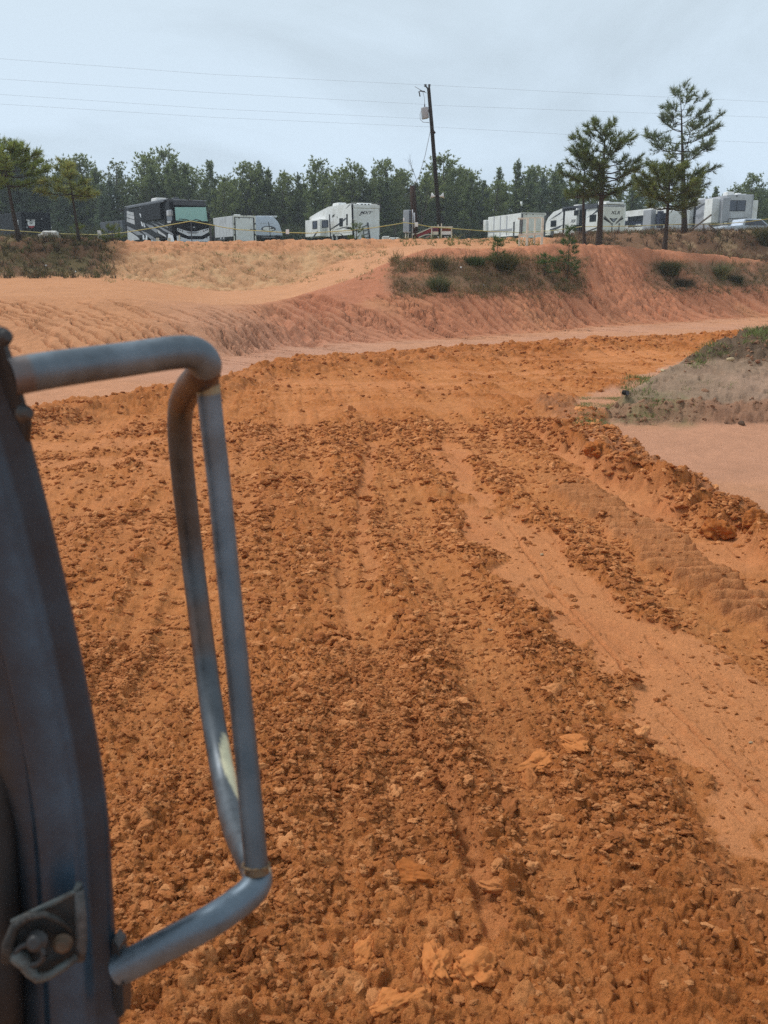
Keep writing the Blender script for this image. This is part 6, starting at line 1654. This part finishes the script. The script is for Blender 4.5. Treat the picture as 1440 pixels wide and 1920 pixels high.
TARP = mat('white_tarp', (.66, .65, .61), .6, var=.1, scale=3, dirt=(.42, .40, .34), dscale=2.5)
lump('tarp_bundle', 'low white tarpaulin bundle touching the right side of the MXT camper', 'tarp', 715, 731, 441, 451, 62, TARP, 3)
lump('tarp_bundle', 'flat white tarpaulin bundle on the ground left of the electric cabinet', 'tarp', 729, 751, 443.5, 451, 60, TARP, 8)
lump('tarp_pile', 'crumpled off-white tarpaulin heap in front of the black box trailer', 'tarp', 79, 111, 430, 449, 46.5, TARP, 5)
lump('tarp_scrap', 'sloping end of off-white tarpaulin beside the heap', 'tarp', 71, 83, 437, 449, 46.3, TARP, 12)
def bit(name, label, cat, u, vv, Y, r, m, seed, sq=(1, 1, .7)):
    p = spot(u, vv) if Y else ground0(u, vv)
    me = clod_mesh(seed, 2, .3); me.name = name; me.materials.clear(); me.materials.append(m)
    o = link_mesh(name, me); z = zt(p.x, p.y) if p.y < 75 else hz(p.x, p.y)
    o.location = (p.x, p.y, z + r * sq[2] * .45); o.scale = (r * sq[0], r * sq[1], r * sq[2]); o.rotation_euler = (0, .2, seed)
    return tag(o, label, cat)
PAPER = mat('white_litter', (.72, .72, .70), .6)
bit('litter', 'scrap of white litter caught in the weeds below the broad olive shrub', 'litter', 951, 508, 34.6, .14, PAPER, 41, (1.2, .5, .8))
for (u, vv, Y, t_) in ((907, 533, 33.2, 'tiny white scrap low in the middle of the weed patch'), (863, 505, 34.5, 'tiny white scrap in the weeds left of the litter scrap'), (86, 500, 41, 'small white scrap in the dark weeds at the far left'), (143, 516, 39.5, 'small white scrap at the foot of the dark weeds')):
    bit('litter', t_, 'litter', u, vv, Y, .055, PAPER, int(u), (1, .6, .8))
# rocks, the dark can and clods near the clay mound
ROCK = mat('pale_rock', (.52, .40, .24), .8, var=.15, scale=4); DARKO = mat('dark_lump', (.02, .018, .016), .8)
def on_mound(name, label, cat, u, vv, r, m, seed, sq=(1, .8, .7)):
    d2 = (UU - u) ** 2 + (VV - vv) ** 2 + 1e6 * (YY > 19); i, j = np.unravel_index(np.argmin(d2), d2.shape)
    me = clod_mesh(seed, 2, .3); me.name = name; me.materials.clear(); me.materials.append(m)
    o = link_mesh(name, me); o.location = (XX[i, j], YY[i, j], Zt[i, j] + r * sq[2] * .4); o.scale = (r * sq[0], r * sq[1], r * sq[2]); o.rotation_euler = (0, .15, seed * 1.3)
    return tag(o, label, cat)
on_mound('rock', 'pale tan rock high on the grey slope of the clay mound', 'rock', 1369, 675, .062, ROCK, 51, (1.3, .8, .75))
on_mound('rock', 'small pale rock on the left shoulder of the clay mound', 'rock', 1243, 697, .042, ROCK, 52, (1.2, .8, .6))
on_mound('rock', 'small tan rock at the top of the crumbly scarp', 'rock', 1243, 731, .032, ROCK, 53)
on_mound('rock', 'pale rock on the green patch at the foot of the mound', 'rock', 1121, 771, .036, ROCK, 54)
on_mound('rock', 'flat brown rock on the left edge of the mound slope', 'rock', 1289, 682, .06, mat('brown_rock', (.22, .12, .08), .9), 55, (1.4, .7, .35))
on_mound('clod', 'reddish clod at the right edge of the mound slope', 'clod', 1420, 678, .05, mat('reddish_clod', (.26, .12, .07), .9), 56)
on_mound('clod', 'dark brown clod on the flat at the foot of the mound, right side', 'clod', 1389, 797, .052, mat('dark_clod', (.10, .06, .04), .95), 57, (1.2, .8, .75))
on_mound('clod', 'dark clod high on the mound under the grass', 'clod', 1385, 655, .07, mat('grey_brown_clod', (.09, .065, .045), .95), 58)
can = ground0(1170, 781); co = empty('black_can', (can.x, can.y, zt(can.x, can.y)), .4, 'small round black can lying on the green patch in front of the mound', 'can')
b = MB(); b.tube([(0, -.045, .045), (0, -.04, .045), (0, .05, .045), (0, .055, .045)], [.028, .038, .038, .03], 16); b.build('can', DARKO, co)
b = MB(); b.tube([(0, -.050, .045), (0, -.044, .045)], [.031, .031], 16); b.build('rim', CHAR, co)
# individual big clods and slabs of mud
MUDM = CLODM
def big(label, u, vv, r, seed, sq, mt=None):
    p = ground0(u, vv); me = clod_mesh(seed, 5, .50); me.name = 'mud_clod'
    if mt: me.materials.clear(); me.materials.append(mt)
    o = link_mesh('mud_clod', me); o.location = (p.x, p.y, zt(p.x, p.y) + r * sq[2] * .08); o.scale = (r * sq[0], r * sq[1], r * sq[2]); o.rotation_euler = (0, 0, seed)
    return tag(o, label, 'mud clod')
DMUD = mat('fresh_dark_mud', (.36, .115, .030), .92, var=.25, scale=2.5, bump=.8, bscale=4)
PMUD = mat('pale_dry_mud', (.50, .178, .054), .92, var=.12, scale=2.5, bump=.7, bscale=4)
big('big dark clod heaped at the right edge beside the smooth clay strip', 1340, 1003, .155, 71, (1.15, .8, .85), DMUD)
big('second dark clod heaped right of the big dark one, at the picture edge', 1412, 1006, .13, 72, (1.2, .8, .75), DMUD)
big('pale flat slab of mud left of the lane in the lower middle', 1010, 1440, .095, 73, (1.25, .75, .36), PMUD)
big('pale rounded slab right of the pale flat slab', 1078, 1418, .075, 74, (1.25, .9, .3), PMUD)
big('smooth brown wedge of mud low in the middle', 778, 1655, .085, 75, (1.25, .8, .55), DMUD)
big('squared pale lump near the bottom edge, right of the middle', 900, 1830, .085, 76, (1.2, .9, .6), PMUD)
big('split lump with a hollow near the bottom edge', 815, 1825, .07, 77, (1.2, .8, .6), PMUD)
big('smooth oval lump left of the wheel groove', 690, 1790, .07, 78, (.7, 1.3, .5), PMUD)
big('long lump at the bottom edge', 760, 1890, .08, 79, (1.4, .7, .45), PMUD)
big('dark lump in the windrow where it meets the smooth lane', 1118, 868, .17, 80, (1.3, .8, .7), DMUD)
# stones in the lane
STONE = mat('grey_stone', (.36, .25, .15), .9)
for u, vv, r, t_ in ((1408, 1390, .011, 'small grey stone on the smooth lane near the right edge'), (1016, 1038, .018, 'pale grey stone in the middle of the smooth lane'), (918, 1184, .018, 'blue grey stone among the clods left of the lane')):
    bit('stone', t_, 'stone', u, vv, None, r, STONE, int(u), (1.3, .8, .6))
# course rope: yellow line on thin stakes
ropeY = 49.0
rope_px = [(-60,426),(0,431),(60,435),(100,438),(190,440.5),(230,436.5),(290,427),(358,414.5),(395,421.5),(420,426.5),(447,430.5),(480,432.5),(529,435.6),(580,437.2),(620,434.5),(660,431.5),(700,427),(742,420.5),(758,417.5),(775,419.5),(808,425.5),(848,428.5),(913,433.5),(975,436),(1040,432),(1090,425),(1180,424),(1270,420.5),(1345,420.5),(1405,415.5),(1440,410.5),(1500,402)]
RY = lambda u: 47.5 if u < 700 else (50.5 if u < 900 else 57.0)
rpts = [at(u, vv, np.interp(u, [-60, 700, 760, 900, 1040, 1500], [47.5, 47.5, 50, 53, 58.5, 58.5])) for u, vv in rope_px]
o = MB().tube(rpts, .021, 5).build('course_rope', YEL); tag(o, 'thin yellow rope strung along the top of the bank past all the campers', 'rope')
def stake(u, vt, vb, label, m, w_=.04, Y=None):
    Y = Y or float(np.interp(u, [-60, 700, 760, 900, 1040, 1500], [47.6, 47.6, 50.1, 53.1, 58.6, 58.6]))
    a, b = at(u, vb, Y), at(u, vt, Y); zg = min(a.z, hz(a.x, a.y))
    o = MB().box((-w_/2, -w_/2, 0), (w_/2, w_/2, b.z - zg), .004).build('stake', m); o.location = (a.x, a.y, zg)
    return tag(o, label, 'stake')
stake(360, 412, 456, 'thin dark stake holding the rope in front of the motorhome', CHAR)
stake(396, 417, 456, 'dark stake at the gap between motorhome and small box trailer', CHAR, .07)
stake(403, 421, 456, 'second dark stake right of the gap beside the motorhome', CHAR, .05)
stake(337, 441, 457, 'short white stake in front of the motorhome corner', WOODW, .07)
stake(296, 446, 457, 'short white stake between the motorhome wheels', WOODW, .13)
stake(318, 446, 457, 'short white stake by the motorhome front wheel', WOODW, .11)
stake(741, 420, 452, 'thin stake with a white cap left of the electric cabinet', CHAR)
stake(190, 433, 452, 'thin pole holding the small white sign', ALU, .04)
for u, vv, w_, h_, t_ in ((186.5, 440, .19, .40, 'small white sign board at the end of the dark weed bank'), (539, 434.5, .17, .22, 'white tag hanging on the rope right of the silver trailer'), (781, 421, .16, .22, 'white tag on the rope right of the electric cabinet'), (757, 411.5, .07, .17, 'white cap above the rope left of the electric cabinet')):
    Y = float(np.interp(u, [-60, 700, 760, 900], [47.4, 47.4, 49.9, 52.9])); p = at(u, vv, Y)
    o = MB().box((-w_/2, -.012, -h_/2), (w_/2, .012, h_/2), .006).build('rope_tag' if u > 300 else 'sign', WHITE); o.location = p; tag(o, t_, 'tag' if u > 300 else 'sign')
o = MB().tube([at(977.5, 398, 90), at(977.5, 386, 90), at(977.5, 378, 90)], [.03, .03, .03], 6).build('antenna', CHAR); tag(o, 'thin mast with a white tip rising behind the long white trailer', 'antenna')
ao = MB().tube([at(977.5, 386, 90), at(977.5, 378, 90)], [.10, .10], 6).build('tip', WHITE, o)
# sawhorse brace by the rope, right
tb0 = at(1318, 437, 57.6); tb_ = empty('tripod_brace', (tb0.x, tb0.y, hz(tb0.x, tb0.y)), 0, 'grey timber tripod propping the rope in front of the grey camper', 'tripod')
for a, b in (((1290, 435.5), (1334, 402.5)), ((1319.5, 438), (1319.5, 420)), ((1345, 435), (1329, 420.5))):
    MB().tube([at(*a, 57.6) - tb_.location, at(*b, 57.6) - tb_.location], .055, 5).build('leg', WOODG, tb_)

# ------------------------------------------------------------------ damp air
hb = MB(); hb.box((-695, -695, -4), (695, 695, 17)); 
HM = bpy.data.materials.new('damp_air'); HM.use_nodes = True; HM.node_tree.nodes.clear()
_o = HM.node_tree.nodes.new('ShaderNodeOutputMaterial'); _v = HM.node_tree.nodes.new('ShaderNodeVolumePrincipled')
_v.inputs['Color'].default_value = (.86, .93, 1, 1); _v.inputs['Density'].default_value = .00068; _v.inputs['Anisotropy'].default_value = 0.0
HM.node_tree.links.new(_v.outputs[0], _o.inputs['Volume'])
tag(hb.build('haze', HM), kind='stuff')
